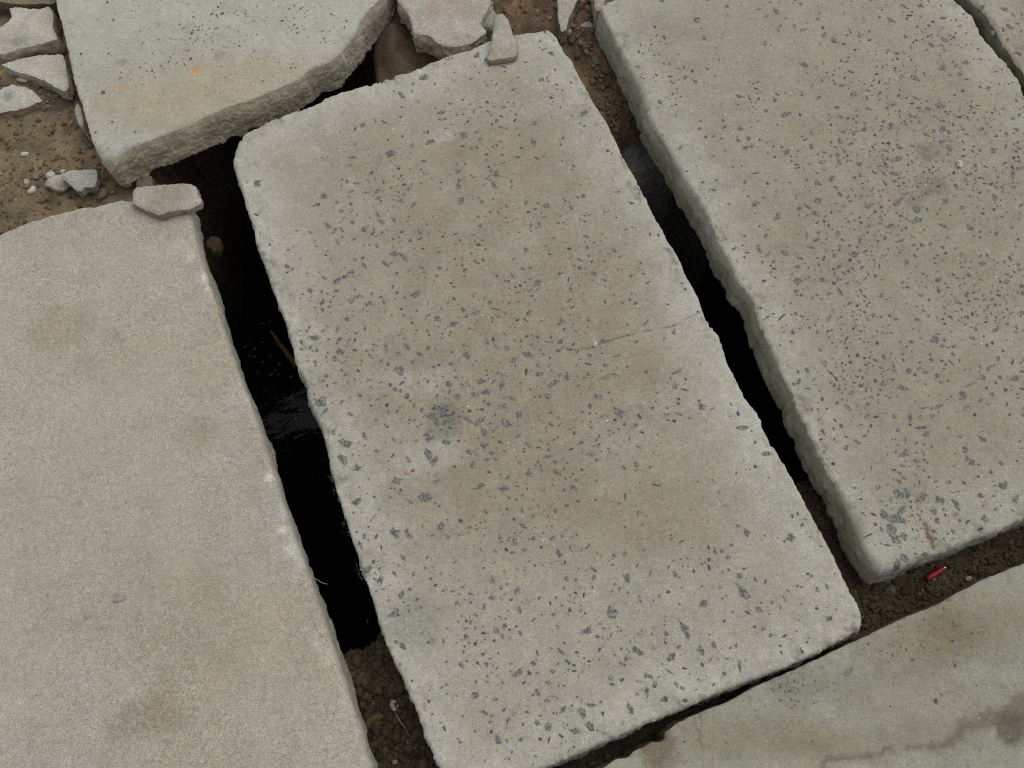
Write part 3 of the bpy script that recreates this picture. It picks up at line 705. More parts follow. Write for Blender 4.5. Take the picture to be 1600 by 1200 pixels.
def embed(slab, manual, blobs, count, floor_w, seed, px_box, n_parts=300, min_d=0.008, med=0.0029):
    rng = np.random.default_rng(seed)
    items = []
    for (x, y, l) in manual:
        items.append((P(x, y), l * 0.70e-3 * rng.uniform(0.95, 1.15), rng.uniform(0.42, 0.8), rng.uniform(0, math.pi)))
    x0, y0, x1, y1 = px_box
    nc = count * 16
    x = rng.uniform(x0, x1, nc); y = rng.uniform(y0, y1, nc)
    w = floor_w + sum(a * np.exp(-((x - cx) / sx) ** 2 - ((y - cy) / sy) ** 2) for cx, cy, sx, sy, a in blobs)
    pp = P(x, y); dd = seg_dist(pp, slab.poly)
    w = w * (0.25 + 1.25 * sstep(-0.3, 0.5, fbm(pp, 16, seed, 3)))          # stones lie in nests
    pp = pp[(rng.random(nc) < w) & inside(pp, slab.poly) & (dd > min_d)]
    taken = np.zeros((len(items) + count, 2)); rad = np.zeros(len(items) + count); m = len(items)
    for k, it in enumerate(items): taken[k] = it[0]; rad[k] = it[1]
    for p in pp:
        if m >= len(rad): break
        semi = float(np.clip(rng.lognormal(math.log(med), 0.68), 0.0009, 0.0100))
        asp = float(np.clip(rng.beta(2.6, 1.9) * 0.95, 0.15, 0.92))
        if (np.sqrt(((taken[:m] - p) ** 2).sum(1)) < (rad[:m] + semi) * 0.9).any(): continue
        items.append((p, semi, asp, rng.uniform(0, math.pi))); taken[m] = p; rad[m] = semi; m += 1
    items.sort(key=lambda it: -it[1] ** 2 * it[2])
    qs = [flake(rng, s, a, g) + p for p, s, a, g in items]
    # heights for all flakes in one go
    lens = [len(q) + 1 for q in qs]; allp = np.concatenate([np.vstack([q, q.mean(0)[None]]) for q in qs])
    zz = slab.height(allp); cuts = np.cumsum([0] + lens)
    rest_v, rest_t, rest_q, rest_f, base = [], [], [], [], 0
    for k, q in enumerate(qs):
        V, tri, quad = flake_mesh(q, lambda _: zz[cuts[k]:cuts[k + 1]])
        if k < n_parts:
            mesh_obj('stone', V, [tri, quad], MAT_STONE, rimfac=np.r_[np.ones(len(V) - 1), 0], parent=slab.obj, origin=V[-1] - np.array([0, 0, 0.004]), smooth_shade=False)
        else:
            rest_v.append(V); rest_f.append(np.r_[np.ones(len(V) - 1), 0]); rest_t.append(tri + base); rest_q.append(quad + base); base += len(V)
    if rest_v:
        o = mesh_obj('small_stones', np.concatenate(rest_v), [np.concatenate(rest_t), np.concatenate(rest_q)], MAT_STONE, rimfac=np.concatenate(rest_f), parent=slab.obj, origin=np.array(slab.obj.location), smooth_shade=False)
        o['kind'] = 'stuff'

cen_stones = [(625, 579, 16), (751, 595, 16), (760, 612, 19), (730, 555, 15), (824, 554, 15), (802, 562, 11), (784, 602, 13), (787, 634, 12), (732, 655, 15), (751, 657, 18), (791, 661, 16), (811, 649, 16), (757, 676, 17), (810, 680, 12), (825, 694, 9),
    (670, 679, 19), (671, 712, 19), (622, 751, 14), (664, 779, 22), (750, 759, 17), (826, 739, 12), (907, 692, 11), (969, 644, 18), (865, 599, 15), (856, 620, 13), (705, 506, 14), (694, 638, 18), (540, 694, 19), (535, 717, 18), (557, 732, 12), (522, 675, 12), (501, 627, 18), (508, 642, 12),
    (557, 785, 12), (547, 647, 11), (496, 319, 14), (512, 351, 13), (522, 361, 11), (614, 342, 14), (595, 346, 12), (612, 240, 18), (617, 396, 14), (631, 402, 14), (601, 411, 14), (569, 414, 11), (526, 439, 15), (507, 434, 12), (484, 454, 10), (614, 447, 10), (504, 472, 11), (626, 314, 11),
    (746, 86, 13), (662, 121, 14), (626, 147, 13), (672, 222, 15), (745, 206, 12), (665, 271, 13), (716, 291, 14), (772, 289, 14), (646, 131, 9), (689, 176, 15), (1160, 924, 21), (1071, 983, 23), (917, 987, 18), (955, 957, 19), (996, 1018, 15), (1296, 966, 13), (1116, 1007, 11), (1186, 952, 11),
    (912, 176, 15), (834, 221, 14), (617, 832, 17), (639, 835, 17), (689, 822, 15), (662, 777, 12), (617, 957, 19), (572, 889, 15), (630, 1010, 13), (677, 722, 14), (1062, 1010, 9), (1040, 1003, 8), (909, 1112, 14), (898, 1142, 15), (1023, 1069, 10), (1013, 1056, 13), (1037, 1092, 11), (985, 1106, 14), (880, 1110, 9)]
_r = np.random.default_rng(5)
cen_stones += [(696 + 22 * _r.normal() * .6, 648 + 14 * _r.normal() * .6, _r.uniform(4, 8)) for _ in range(34)]
embed(centre, cen_stones, [(600, 400, 120, 100, 1.1), (700, 590, 150, 110, 1.3), (760, 640, 130, 90, .9), (520, 480, 70, 90, .5), (535, 720, 45, 170, .9), (800, 140, 120, 70, .5), (880, 290, 120, 90, .45), (700, 270, 140, 80, .5), (920, 970, 240, 90, .55), (1150, 900, 90, 60, .5), (640, 800, 120, 100, .5), (850, 860, 200, 80, .4), (950, 650, 130, 120, .4), (940, 430, 120, 100, .3), (780, 1040, 160, 90, .4), (880, 1120, 120, 60, .4)],
      1900, 0.14, 21, (340, 30, 1360, 1240))
rt_stones = [(1467, 635, 13), (1440, 668, 13), (1505, 617, 15), (1398, 650, 9), (1322, 700, 10), (1448, 678, 11), (1458, 650, 10), (1423, 653, 12), (1405, 772, 19), (1417, 772, 13), (1440, 777, 20), (1468, 782, 13), (1408, 798, 18), (1397, 810, 18), (1382, 805, 14), (1393, 825, 16), (1398, 840, 17), (1413, 838, 14), (1460, 798, 12), (1540, 810, 17), (1587, 780, 14),
    (1413, 872, 17), (1402, 880, 14), (1447, 866, 13), (1460, 830, 10), (1410, 813, 12), (1508, 700, 13), (1392, 32, 14), (1472, 28, 11), (1335, 147, 12), (1228, 178, 18), (1308, 168, 11), (1393, 197, 12), (1350, 202, 12), (1313, 220, 13), (1405, 230, 11), (1403, 247, 19), (1285, 253, 12), (1300, 277, 14), (1277, 335, 15), (1262, 323, 11), (1215, 338, 15), (1433, 327, 17),
    (1402, 317, 15), (1432, 343, 17), (1390, 353, 14), (1475, 352, 15), (1503, 325, 15), (1552, 235, 13), (1583, 273, 14), (1585, 293, 11), (1477, 315, 13), (1500, 115, 10), (1472, 105, 12), (1510, 97, 11), (1533, 202, 11), (1353, 322, 15), (1200, 397, 11), (1180, 320, 14), (1275, 375, 13), (1313, 415, 14), (1285, 437, 12), (1250, 403, 10), (1410, 605, 16), (1380, 600, 10), (1420, 580, 10), (1535, 590, 14), (1560, 560, 10)]
embed(right, rt_stones, [(1420, 330, 150, 110, 1.0), (1290, 340, 100, 90, .8), (1400, 560, 140, 90, .8), (1480, 120, 130, 100, .55), (1560, 320, 80, 140, .6), (1420, 810, 60, 70, .9), (1520, 560, 100, 90, .6), (1300, 480, 90, 80, .4), (1320, 180, 100, 80, .5), (1540, 760, 80, 60, .25)],
      2100, 0.16, 22, (960, -40, 1680, 900))
embed(top_right, [(1535, 10, 12), (1570, 15, 12), (1578, 42, 12), (1552, 50, 9), (1575, 62, 10), (1583, 24, 8)], [], 60, 0.8, 23, (1520, -40, 1680, 140))
embed(apron, [], [(1235, 1075, 45, 22, 1.0), (1480, 985, 60, 22, .35), (1400, 1010, 50, 20, .3)], 260, 0.012, 25, (1000, 900, 1600, 1200), n_parts=0, med=0.0013)
# small dark specks of aggregate in the pale slab
embed(upper_left, [], [(350, 20, 120, 30, 1.0), (300, 50, 80, 30, .6), (220, 90, 60, 40, .5), (420, 40, 80, 40, .6)], 330, 0.10, 24, (90, -20, 580, 230), n_parts=0, med=0.0014)

# ------------------------------------------------------------------ broken pieces of concrete
def piece(px, name, label, cat, z_top, thick, seed, base=GREY, rim=0.002, warm=0.3, tilt=(0, 0), group=None, side=(0.30, 0.28, 0.22), mat=None, grid=0.0042, edge=0.0012, side_noise=0.0022, flare=0.0, spots=()):
    def fn(V, d, top):
        p = V[:, :2]
        T = np.tile(base, (len(V), 1)) * (1 + 0.12 * fbm(p, 16, seed, 4))[:, None]
        T = mixc(T, BROWN, warm * sstep(-0.1, 0.7, fbm(p, 12, seed + 1, 3)))
        for k, (x, y, r, c, a) in enumerate(spots): T = mixc(T, c, a * blob(V, x, y, r, seed + 50 + k, 0.5, z=z_top))
        return T
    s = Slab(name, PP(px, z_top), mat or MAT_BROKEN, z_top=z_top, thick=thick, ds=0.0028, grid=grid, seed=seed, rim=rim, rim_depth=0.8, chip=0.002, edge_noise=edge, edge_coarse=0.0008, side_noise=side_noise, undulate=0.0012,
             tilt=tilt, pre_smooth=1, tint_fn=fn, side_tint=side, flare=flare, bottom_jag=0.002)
    tag(s.obj, label, cat, group); return s

chunk = piece([(206, 299), (213, 292), (253, 287), (290, 286), (304, 289), (307, 302), (314, 312), (310, 320), (296, 325), (273, 328), (247, 335), (222, 325), (206, 316)], 'concrete_chunk', 'flat broken chunk of concrete perched on the corner of the sandy left slab', 'concrete chunk', 0.020, 0.0195, 71, base=GREY * 0.95, warm=0.5, rim=0.003, mat=MAT_SANDY, side=(0.22, 0.195, 0.14))  # side colour darkened to paint in the shade on its front face
shard = piece([(776, 21), (785, 19), (791, 25), (797, 37), (801, 52), (806, 66), (809, 79), (805, 86), (782, 91), (766, 93), (759, 90), (766, 80), (769, 57), (772, 38)], 'concrete_shard', 'triangular concrete shard lying over the top edge of the centre slab', 'concrete shard', 0.016, 0.0155, 72, base=GREY * 0.98, warm=0.4, rim=0.003, side=(0.22, 0.19, 0.12))  # shade of the front face put into the darker side colour
spike = piece([(868, -40), (871, 0), (872, 25), (877, 49), (885, 45), (889, 27), (895, 15), (901, 0), (915, -35)], 'concrete_shard', 'narrow pointed concrete shard in the soil beyond the top corner of the centre slab', 'concrete shard', -0.045, 0.04, 73, base=GREY * 0.95, warm=0.15, side=(0.2, 0.19, 0.16))
corner = piece([(616, -60), (622, 0), (631, 12), (640, 25), (644, 38), (646, 50), (658, 53), (670, 54), (682, 65), (700, 71), (722, 69), (742, 63), (760, 49), (757, 43), (750, 38), (754, 28), (766, 8), (768, -30), (760, -70)], 'broken_slab_piece', 'large broken slab corner with a crumbling edge behind the centre slab', 'concrete chunk', -0.012, 0.06, 74, base=GREY * 1.12, warm=0.3, rim=0.003, side=(0.38, 0.345, 0.27), side_noise=0.005, spots=[(700, 15, (.05, .03), np.array([.34, .27, .2]), .6)])
nub = piece([(746, 34), (752, 26), (764, 16), (771, 12), (776, 20), (772, 32), (764, 40), (752, 40)], 'concrete_lump', 'small rough lump between the broken slab corner and the triangular shard', 'concrete chunk', -0.03, 0.045, 75, base=GREY * 0.75, warm=0.5, rim=0.008, side_noise=0.005)
flat1 = piece([(-6, 44), (6, 38), (18, 26), (14, 11), (24, 9), (38, 11), (58, 12), (77, 9), (82, 20), (82, 44), (90, 60), (70, 66), (45, 71), (24, 76), (3, 84), (-6, 80)], 'concrete_fragment', 'larger flat pale concrete fragment on the bank, uppermost beside the pale slab', 'concrete chunk', -0.052, 0.045, 76, base=GREY * 1.28, warm=0.1, side=(0.38, 0.35, 0.28), spots=[(30, 62, (.02, .01), np.array([.24, .23, .21]), .6)])
flat2 = piece([(1, 100), (20, 95), (45, 88), (70, 84), (97, 84), (101, 95), (104, 115), (107, 132), (102, 142), (88, 137), (70, 126), (50, 118), (22, 110)], 'concrete_fragment', 'triangular pale concrete fragment on the bank, just below the larger one', 'concrete chunk', -0.060, 0.035, 77, base=GREY * 1.28, warm=0.1, side=(0.36, 0.35, 0.29))
flat3 = piece([(-60, 150), (-30, 140), (0, 137), (18, 131), (35, 134), (50, 140), (58, 148), (66, 157), (48, 163), (25, 170), (0, 176), (-40, 186), (-70, 175)], 'concrete_fragment', 'brown-stained concrete fragment half sunk in the soil at the left border', 'concrete chunk', -0.064, 0.05, 78, base=GREY * 1.22, warm=0.45, side=(0.24, 0.19, 0.12), spots=[(12, 150, .01, np.array([.2, .2, .2]), .7)])
flat4 = piece([(-60, 12), (-20, 2), (0, 2), (40, 6), (85, 4), (92, -10), (90, -60), (-60, -60)], 'concrete_fragment', 'dull brown concrete fragment cut off by the top left border', 'concrete chunk', -0.055, 0.05, 79, base=BROWN * 0.85, warm=0.6, side=(0.12, 0.1, 0.07))
stub = piece([(116, 163), (122, 160), (126, 170), (130, 188), (128, 198), (121, 192), (117, 178)], 'concrete_sliver', 'thin grey sliver of concrete standing against the pale slab', 'concrete shard', -0.035, 0.06, 80, base=GREY * 0.95, warm=0.2, rim=0.004)
stub2 = piece([(212, 276), (222, 271), (236, 273), (238, 288), (226, 294), (212, 290)], 'brick_end', 'small pinkish brick end behind the chunk on the left slab', 'brick', -0.085, 0.05, 81, base=np.array([0.22, 0.175, 0.145]), warm=0.2, side=(0.15, 0.12, 0.1), rim=0.004)
bit = piece([(906, 41), (910, 36), (920, 31), (924, 33), (927, 42)], 'concrete_chip', 'small triangular pale chip on the reddish soil between the slabs', 'concrete shard', -0.075, 0.022, 82, base=GREY * 1.0, warm=0.05, rim=0.002)
lipchip = piece([(926, -30), (929, 0), (929, 12), (934, 16), (942, 12), (948, -8), (948, -30)], 'concrete_chip', 'grey chip wedged against the upper corner of the right slab', 'concrete shard', -0.02, 0.07, 83, base=GREY * 0.95, warm=0.1, rim=0.004)
slate = piece([(95, 273), (108, 267), (128, 266), (141, 263), (150, 265), (151, 280), (146, 290), (130, 292), (126, 298), (116, 294), (104, 284), (96, 279)], 'stone_flake', 'flat bluish-grey stone flake, largest of the rubble on the left bank', 'stone', -0.060, 0.022, 84, base=np.array([0.37, 0.37, 0.335]), warm=0.05, tilt=(-0.06, 0.10), rim=0.002, side=(0.24, 0.24, 0.21))

# ------------------------------------------------------------------ loose stones
def ico(sub):
    import bmesh
    bm = bmesh.new(); bmesh.ops.create_icosphere(bm, subdivisions=sub, radius=1.0)
    bm.verts.ensure_lookup_table()
    V = np.array([v.co[:] for v in bm.verts]); F = np.array([[v.index for v in f.verts] for f in bm.faces]); bm.free(); return V, F
ICO3 = ico(4); ICO2 = ico(2)
def rock_shape(base, seed, facets=7, rough=0.10):
    V, F = base; rng = np.random.default_rng(seed); P_ = V.copy()
    for _ in range(facets):                                   # plane cuts give broken faces
        n = rng.normal(size=3); n /= np.linalg.norm(n); h = rng.uniform(0.55, 0.85)
        s = P_ @ n - h; P_ = P_ - np.clip(s, 0, None)[:, None] * n
    P_ = P_ * (1 + rough * fbm(V + seed, 2.2, seed, 3))[:, None]
    return P_, F

def loose(name, px, py, size, label, cat, z, seed, mat, rot=0.0, group=None, facets=7, rough=0.08):
    V, F = rock_shape(ICO3, seed, facets, rough)
    V = V * np.array(size) * 0.5
    c, s = math.cos(rot), math.sin(rot); V[:, :2] = V[:, :2] @ np.array([[c, s], [-s, c]])
    zmin = V[:, 2].min(); p = P(px, py, z - zmin * 0.6)
    W = V + np.array([p[0], p[1], z - zmin])
    o = mesh_obj(name, W, F, mat, origin=np.array([p[0], p[1], z]))
    tag(o, label, cat, group); return o
def soil_z(px, py):
    z = BANK
    for _ in range(4): z = float(ground_height(P(px, py, z)[None])[0][0])
    return z
def on_soil(name, px, py, size, label, cat, seed, mat, rot=0.0, sink=0.25, **k):
    return loose(name, px, py, size, label, cat, soil_z(px, py) - sink * size[2], seed, mat, rot, **k)

MAT_BUFF = rock_material('buff_stone', (0.42, 0.40, 0.35), (0.42, 0.40, 0.35), (0.25, 0.19, 0.12), 0.6)
MAT_WHITE = rock_material('white_stone', (0.50, 0.49, 0.45), (0.50, 0.49, 0.45), (0.3, 0.25, 0.18), 0.25)
MAT_MUD = rock_material('mud', (0.07, 0.05, 0.028), (0.07, 0.05, 0.028), (0.1, 0.07, 0.04), 0.5)
MAT_TAN = rock_material('tan_stone', (0.22, 0.165, 0.11), (0.22, 0.165, 0.11))
MAT_PINK = rock_material('pink_stone', (0.52, 0.33, 0.24), (0.52, 0.33, 0.24), (0.4, 0.3, 0.22), 0.2)
MAT_DARK = rock_material('dark_stone', (0.05, 0.055, 0.05), (0.05, 0.055, 0.05), (0.07, 0.06, 0.045), 0.4)
MAT_GREY = rock_material('grey_stone', (0.11, 0.11, 0.095), (0.11, 0.11, 0.095), (0.13, 0.09, 0.06), 0.5)
RB = 'rubble stones on the left bank'
on_soil('rubble_stone', 93, 290, (0.050, 0.040, 0.030), 'buff two-toned rubble stone just left of the bluish stone flake', 'stone', 1, MAT_BUFF, 0.4, group=RB)
on_soil('rubble_stone', 82, 275, (0.022, 0.016, 0.015), 'small pale stone leaning on the buff rubble stone', 'stone', 2, MAT_WHITE, 0.1, group=RB)
on_soil('rubble_stone', 51, 298, (0.018, 0.014, 0.013), 'whitest small stone, lowest left of the rubble on the bank', 'stone', 3, MAT_WHITE, 0.9, group=RB)
on_soil('rubble_stone', 42, 286, (0.012, 0.014, 0.010), 'small greyish stone just above the whitest rubble stone', 'stone', 4, MAT_BUFF, 0.2, group=RB)
on_soil('rubble_stone', 57, 277, (0.014, 0.020, 0.012), 'dull tan pebble between the small greyish stone and the buff stone', 'stone', 5, MAT_TAN, 0.3, group=RB)
on_soil('rubble_stone', 159, 304, (0.028, 0.026, 0.022), 'reddish tan stone by the far edge of the sandy left slab', 'stone', 6, MAT_TAN, 0.5, group=RB)
on_soil('rubble_stone', 134, 301, (0.022, 0.018, 0.016), 'grey stone tucked under the lower edge of the bluish stone flake', 'stone', 7, MAT_GREY, 0.5, group=RB)
on_soil('rubble_stone', 40, 241, (0.018, 0.011, 0.009), 'lone pale chip on bare brown soil of the left bank', 'stone', 8, MAT_WHITE, 0.2, group=RB)
on_soil('rubble_stone', 99, 268, (0.011, 0.009, 0.008), 'tiny white stone touching the top of the bluish stone flake', 'stone', 9, MAT_WHITE, 0.2, group=RB)
on_soil('rubble_stone', 36, 127, (0.026, 0.014, 0.014), 'pale stone between the two lower concrete fragments at the left', 'stone', 10, MAT_BUFF, -0.3, group=RB)
on_soil('rubble_stone', 57, 134, (0.032, 0.014, 0.014), 'brownish grey stone under the tip of the triangular fragment', 'stone', 11, MAT_TAN, -0.4, group=RB)
on_soil('rubble_stone', 90, 150, (0.012, 0.010, 0.009), 'small grey pebble below the triangular fragment by the pale slab', 'stone', 12, MAT_GREY, 0.3, group=RB)
on_soil('gutter_stone', 950, 112, (0.030, 0.020, 0.018), 'rounded dark grey stone, largest in the soil gap between centre and right slabs', 'stone', 13, MAT_GREY, -0.5)
on_soil('gutter_stone', 931, 96, (0.018, 0.022, 0.014), 'grey upright stone just left of the largest gap stone', 'stone', 14, MAT_GREY, 0.2)
on_soil('gutter_stone', 917, 75, (0.020, 0.015, 0.012), 'dull grey stone in the gap below the small triangular chip', 'stone', 15, MAT_GREY, 0.6)
on_soil('gutter_stone', 972, 128, (0.022, 0.018, 0.014), 'dark stone half hidden under the edge of the right slab', 'stone', 16, MAT_GREY, 0.1)
on_soil('gutter_stone', 908, 68, (0.014, 0.016, 0.011), 'tan clod-like stone near the top of the soil gap', 'stone', 17, MAT_TAN, 0.1)
on_soil('gutter_stone', 888, 51, (0.018, 0.014, 0.014), 'greenish grey pebble at the tip of the pointed shard', 'stone', 18, MAT_PEBBLE, 0.1, sink=0.0)
on_soil('gutter_stone', 765, 5, (0.05, 0.03, 0.03), 'brown stone behind the triangular shard at the top border', 'stone', 19, MAT_TAN, 0.2)
on_soil('gutter_stone', 1350, 890, (0.022, 0.022, 0.014), 'round black stone at the near corner of the right slab', 'stone', 20, MAT_DARK, 0.3, sink=0.1, facets=2)
on_soil('gutter_stone', 1390, 922, (0.020, 0.018, 0.012), 'dull grey pebble on damp soil under the right slab corner', 'stone', 21, MAT_GREY, 0.3)
on_soil('gutter_stone', 1513, 905, (0.012, 0.009, 0.009), 'small pale grey pebble in the damp soil strip beside the pavement', 'stone', 22, MAT_BUFF, 0.3)
on_soil('gutter_stone', 1458, 905, (0.007, 0.008, 0.006), 'tiny pale pebble just under the red tube', 'stone', 23, MAT_BUFF, 0.3)
on_soil('gutter_stone', 616, 1102, (0.013, 0.018, 0.012), 'yellowish crumbly pebble above the twig in the near soil gap', 'stone', 24, MAT_BUFF, 0.3)
on_soil('gutter_stone', 655, 1168, (0.014, 0.008, 0.008), 'pale oval pebble at the right of the near soil gap', 'stone', 25, MAT_BUFF, 0.3)
on_soil('gutter_stone', 641, 1161, (0.009, 0.012, 0.009), 'small upright pale pebble left of the pale oval one', 'stone', 26, MAT_BUFF, 0.3)
on_soil('gutter_stone', 617, 1190, (0.013, 0.009, 0.009), 'pale pebble at the bottom border in the near soil gap', 'stone', 27, MAT_BUFF, 0.3)
ltop = lambda s, x, y: float(s.height(P(x, y)[None])[0]) - 0.001
loose('pebble', 187, 934, (0.022, 0.013, 0.007), 'larger oval grey pebble set in the sandy left slab', 'pebble', ltop(left, 187, 934) - .001, 31, MAT_PEBBLE, 0.25, facets=3)
loose('pebble', 138, 961, (0.012, 0.012, 0.006), 'smaller grey pebble set in the sandy left slab', 'pebble', ltop(left, 138, 961) - .001, 32, MAT_PEBBLE, 0.6, facets=3)
loose('pebble', 1499, 257, (0.012, 0.014, 0.010), 'pale loose pebble lying on the stone-flecked right slab', 'pebble', ltop(right, 1499, 257), 33, MAT_WHITE, 0.2)
loose('pebble', 638, 737, (0.009, 0.009, 0.006), 'tiny pink pebble lying on the centre slab', 'pebble', ltop(centre, 638, 737), 34, MAT_PINK, 0.2)
loose('pebble', 929, 538, (0.009, 0.011, 0.006), 'white crumb at the end of the crack in the centre slab', 'pebble', ltop(centre, 929, 538), 35, MAT_WHITE, 0.2)
loose('pebble', 1106, 1055, (0.006, 0.006, 0.004), 'tiny white grain near the lower edge of the centre slab', 'pebble', ltop(centre, 1106, 1055), 36, MAT_WHITE, 0.2)

# ------------------------------------------------------------------ crumbled soil (nobody could count it)
def clods(name, poly_px, count, smin, smax, mat, seed, label):
    rng = np.random.default_rng(seed); poly = PP(poly_px, BANK)
    lo, hi = poly.min(0), poly.max(0); pts = []
    while len(pts) < count:
        q = rng.uniform(lo, hi, (count * 3, 2)); q = q[inside(q, poly)]; pts.extend(q)
    p = np.array(pts[:count]); z, d = ground_height(p); keep = d < 0.01; p, z = p[keep], z[keep]
    shapes = [rock_shape(ICO2, 900 + k, 7, 0.35) for k in range(8)]
    Vs, Fs, base = [], [], 0
    for k in range(len(p)):
        V, F = shapes[k % 8]; s = float(np.clip(rng.lognormal(math.log(smin * 0.85), 0.85), smin * 0.3, smax * 1.1)) * 0.5
        a = rng.uniform(0, 6.28); c_, s_ = math.cos(a), math.sin(a)
        W = V * np.array([1, rng.uniform(.65, 1), rng.uniform(.5, .85)]) * s
        W[:, :2] = W[:, :2] @ np.array([[c_, s_], [-s_, c_]])
        Vs.append(W + np.array([p[k, 0], p[k, 1], z[k] + s * 0.15])); Fs.append(F + base); base += len(V)
    o = mesh_obj(name, np.concatenate(Vs), np.concatenate(Fs), mat, origin=np.array([p[:, 0].mean(), p[:, 1].mean(), BANK]))
    tag(o, label, 'soil', kind='stuff')
clods('soil_crumbs', [(535, 990), (610, 985), (720, 1260), (590, 1260)], 2200, 0.0045, 0.022, MAT_CLOD_DARK, 51, 'dark damp crumbled soil in the near gap between left and centre slabs')
clods('soil_crumbs', [(1215, 735), (1270, 735), (1400, 880), (1700, 790), (1700, 890), (1350, 1010), (1320, 950)], 3800, 0.0028, 0.013, MAT_CLOD_DARK, 52, 'damp gritty soil around the near corner of the right slab')
clods('soil_crumbs', [(860, 20), (930, -20), (945, 20), (1020, 185), (955, 200)], 700, 0.0055, 0.018, MAT_CLOD_RED, 53, 'reddish crumbled soil in the far gap between centre and right slabs')
clods('soil_crumbs', [(-40, 130), (100, 60), (125, 150), (160, 260), (230, 270), (215, 330), (-40, 390)], 1500, 0.003, 0.011, MAT_CLOD_RED, 54, 'brown grit scattered over the left bank')
clods('grit', [(1215, 735), (1270, 735), (1400, 880), (1700, 790), (1700, 890), (1350, 1010), (1320, 950)], 130, 0.0024, 0.006, MAT_PEBBLE, 57, 'pale grit specks in the damp soil around the right slab')
clods('grit', [(-40, 130), (100, 60), (125, 150), (160, 260), (230, 270), (215, 330), (-40, 390)], 160, 0.0024, 0.007, MAT_PEBBLE, 58, 'pale grit specks strewn over the brown left bank')
clods('soil_crumbs', [(760, -20), (900, -40), (880, 50), (800, 60)], 300, 0.004, 0.013, MAT_CLOD_RED, 55, 'reddish grit on the bank behind the centre slab')
clods('soil_crumbs', [(880, 1210), (1050, 1130), (1130, 1090), (1060, 1200), (900, 1260)], 300, 0.004, 0.014, MAT_CLOD_DARK, 56, 'brown crumbs in the broken pavement edge at the bottom')

# ------------------------------------------------------------------ small things
def tube(path, radii, seg=16, cap=True):
    path = np.asarray(path, float); n = len(path); radii = np.ones(n) * radii
    t = np.gradient(path, axis=0); t /= np.linalg.norm(t, axis=1, keepdims=True) + 1e-12
    up = np.array([0, 0, 1.0]); a = np.cross(t, up); ln = np.linalg.norm(a, axis=1, keepdims=True); a = np.where(ln < 1e-3, np.array([[1.0, 0, 0]]), a / (ln + 1e-12)); b = np.cross(a, t)
    th = np.linspace(0, 2 * np.pi, seg, endpoint=False)
    V = (path[:, None, :] + radii[:, None, None] * (np.cos(th)[None, :, None] * a[:, None, :] + np.sin(th)[None, :, None] * b[:, None, :])).reshape(-1, 3)
    k = np.arange(n - 1)[:, None] * seg; j = np.arange(seg); j2 = (j + 1) % seg
    Q = np.stack([(k + j), (k + j2), (k + seg + j2), (k + seg + j)], -1).reshape(-1, 4)
    faces = [Q]
    if cap:
        V = np.vstack([V, path[0], path[-1]]); c0, c1 = len(V) - 2, len(V) - 1
        faces.append(np.concatenate([np.stack([j2, j, np.full(seg, c0)], 1), np.stack([(n - 1) * seg + j, (n - 1) * seg + j2, np.full(seg, c1)], 1)]))
    return V, faces

# red tube with a metal tip
MAT_RED = plain('red_plastic', (0.27, 0.012, 0.016), 0.5, 0, 0.2, 90, 0.5)
MAT_BRASS = plain('brass', (0.75, 0.58, 0.28), 0.3, 1.0, 0.1, 200)
ra = soil_z(1452, 902) + 0.0075; A = P(1448, 905, ra); B = P(1474, 888, ra)
A3 = np.array([*A, ra]); B3 = np.array([*B, ra + 0.004]); ax = B3 - A3
tube_root = bpy.data.objects.new('red_tube', None); C.objects.link(tube_root); tube_root.location = Vector(A3) - Vector((0, 0, 0.0075)); tube_root.empty_display_size = 0.02
tag(tube_root, 'small red plastic tube with a brassy tip, lying in the soil under the right slab', 'tube')
pr = [(0.0, .0040), (0.02, .0048), (0.2, .0050), (0.55, .0049), (0.9, .0047), (0.955, .0044), (0.965, .0038)]
V, F = tube([A3 + ax * t for t, _ in pr], np.array([r for _, r in pr]), 22); mesh_obj('barrel', V, F, MAT_RED, parent=tube_root, origin=A3)
pr = [(0.96, .0036), (0.99, .0038), (1.04, .0036), (1.06, .0026)]
V, F = tube([A3 + ax * t for t, _ in pr], np.array([r for _, r in pr]), 18); mesh_obj('metal_tip', V, F, MAT_BRASS, parent=tube_root, origin=A3 + ax)

MAT_TWIG = plain('dry_twig', (0.22, 0.195, 0.145), 0.8, 0, 0.3, 150)
MAT_LEAF = plain('yellow_green_leaf', (0.085, 0.080, 0.022), 0.6, 0, 0.4, 60)
MAT_STALK = plain('ochre_stalk', (0.13, 0.075, 0.018), 0.7, 0, 0.45, 60)
MAT_STRAW = plain('dry_grass', (0.30, 0.27, 0.16), 0.8, 0, 0.2, 150)
def stick(name, pts_px, z_list, radii, mat, label, cat, seg=10):
    p = np.array([[*P(x, y, z), z] for (x, y), z in zip(pts_px, z_list)])
    t = np.linspace(0, len(p) - 1, len(p) * 5); k = np.arange(len(p))
    path = np.stack([np.interp(t, k, p[:, i]) for i in range(3)], 1)
    for _ in range(3): path[1:-1] = 0.25 * path[:-2] + 0.5 * path[1:-1] + 0.25 * path[2:]
    path = path + 0.0006 * np.stack([fbm(path, 90, 5 + i, 2) for i in range(3)], 1)
    V, F = tube(path, np.interp(t, k, radii), seg)
    o = mesh_obj(name, V, F, mat, origin=p[0]); tag(o, label, cat); return o
zt = soil_z(625, 1125) + 0.006
stick('twig', [(615, 1109), (622, 1122), (633, 1138), (640, 1151)], [zt + .004, zt + .002, zt, zt - .002], [.0012, .0016, .0013, .0006], MAT_TWIG, 'pale dry twig lying on the dark soil of the near gap', 'twig')
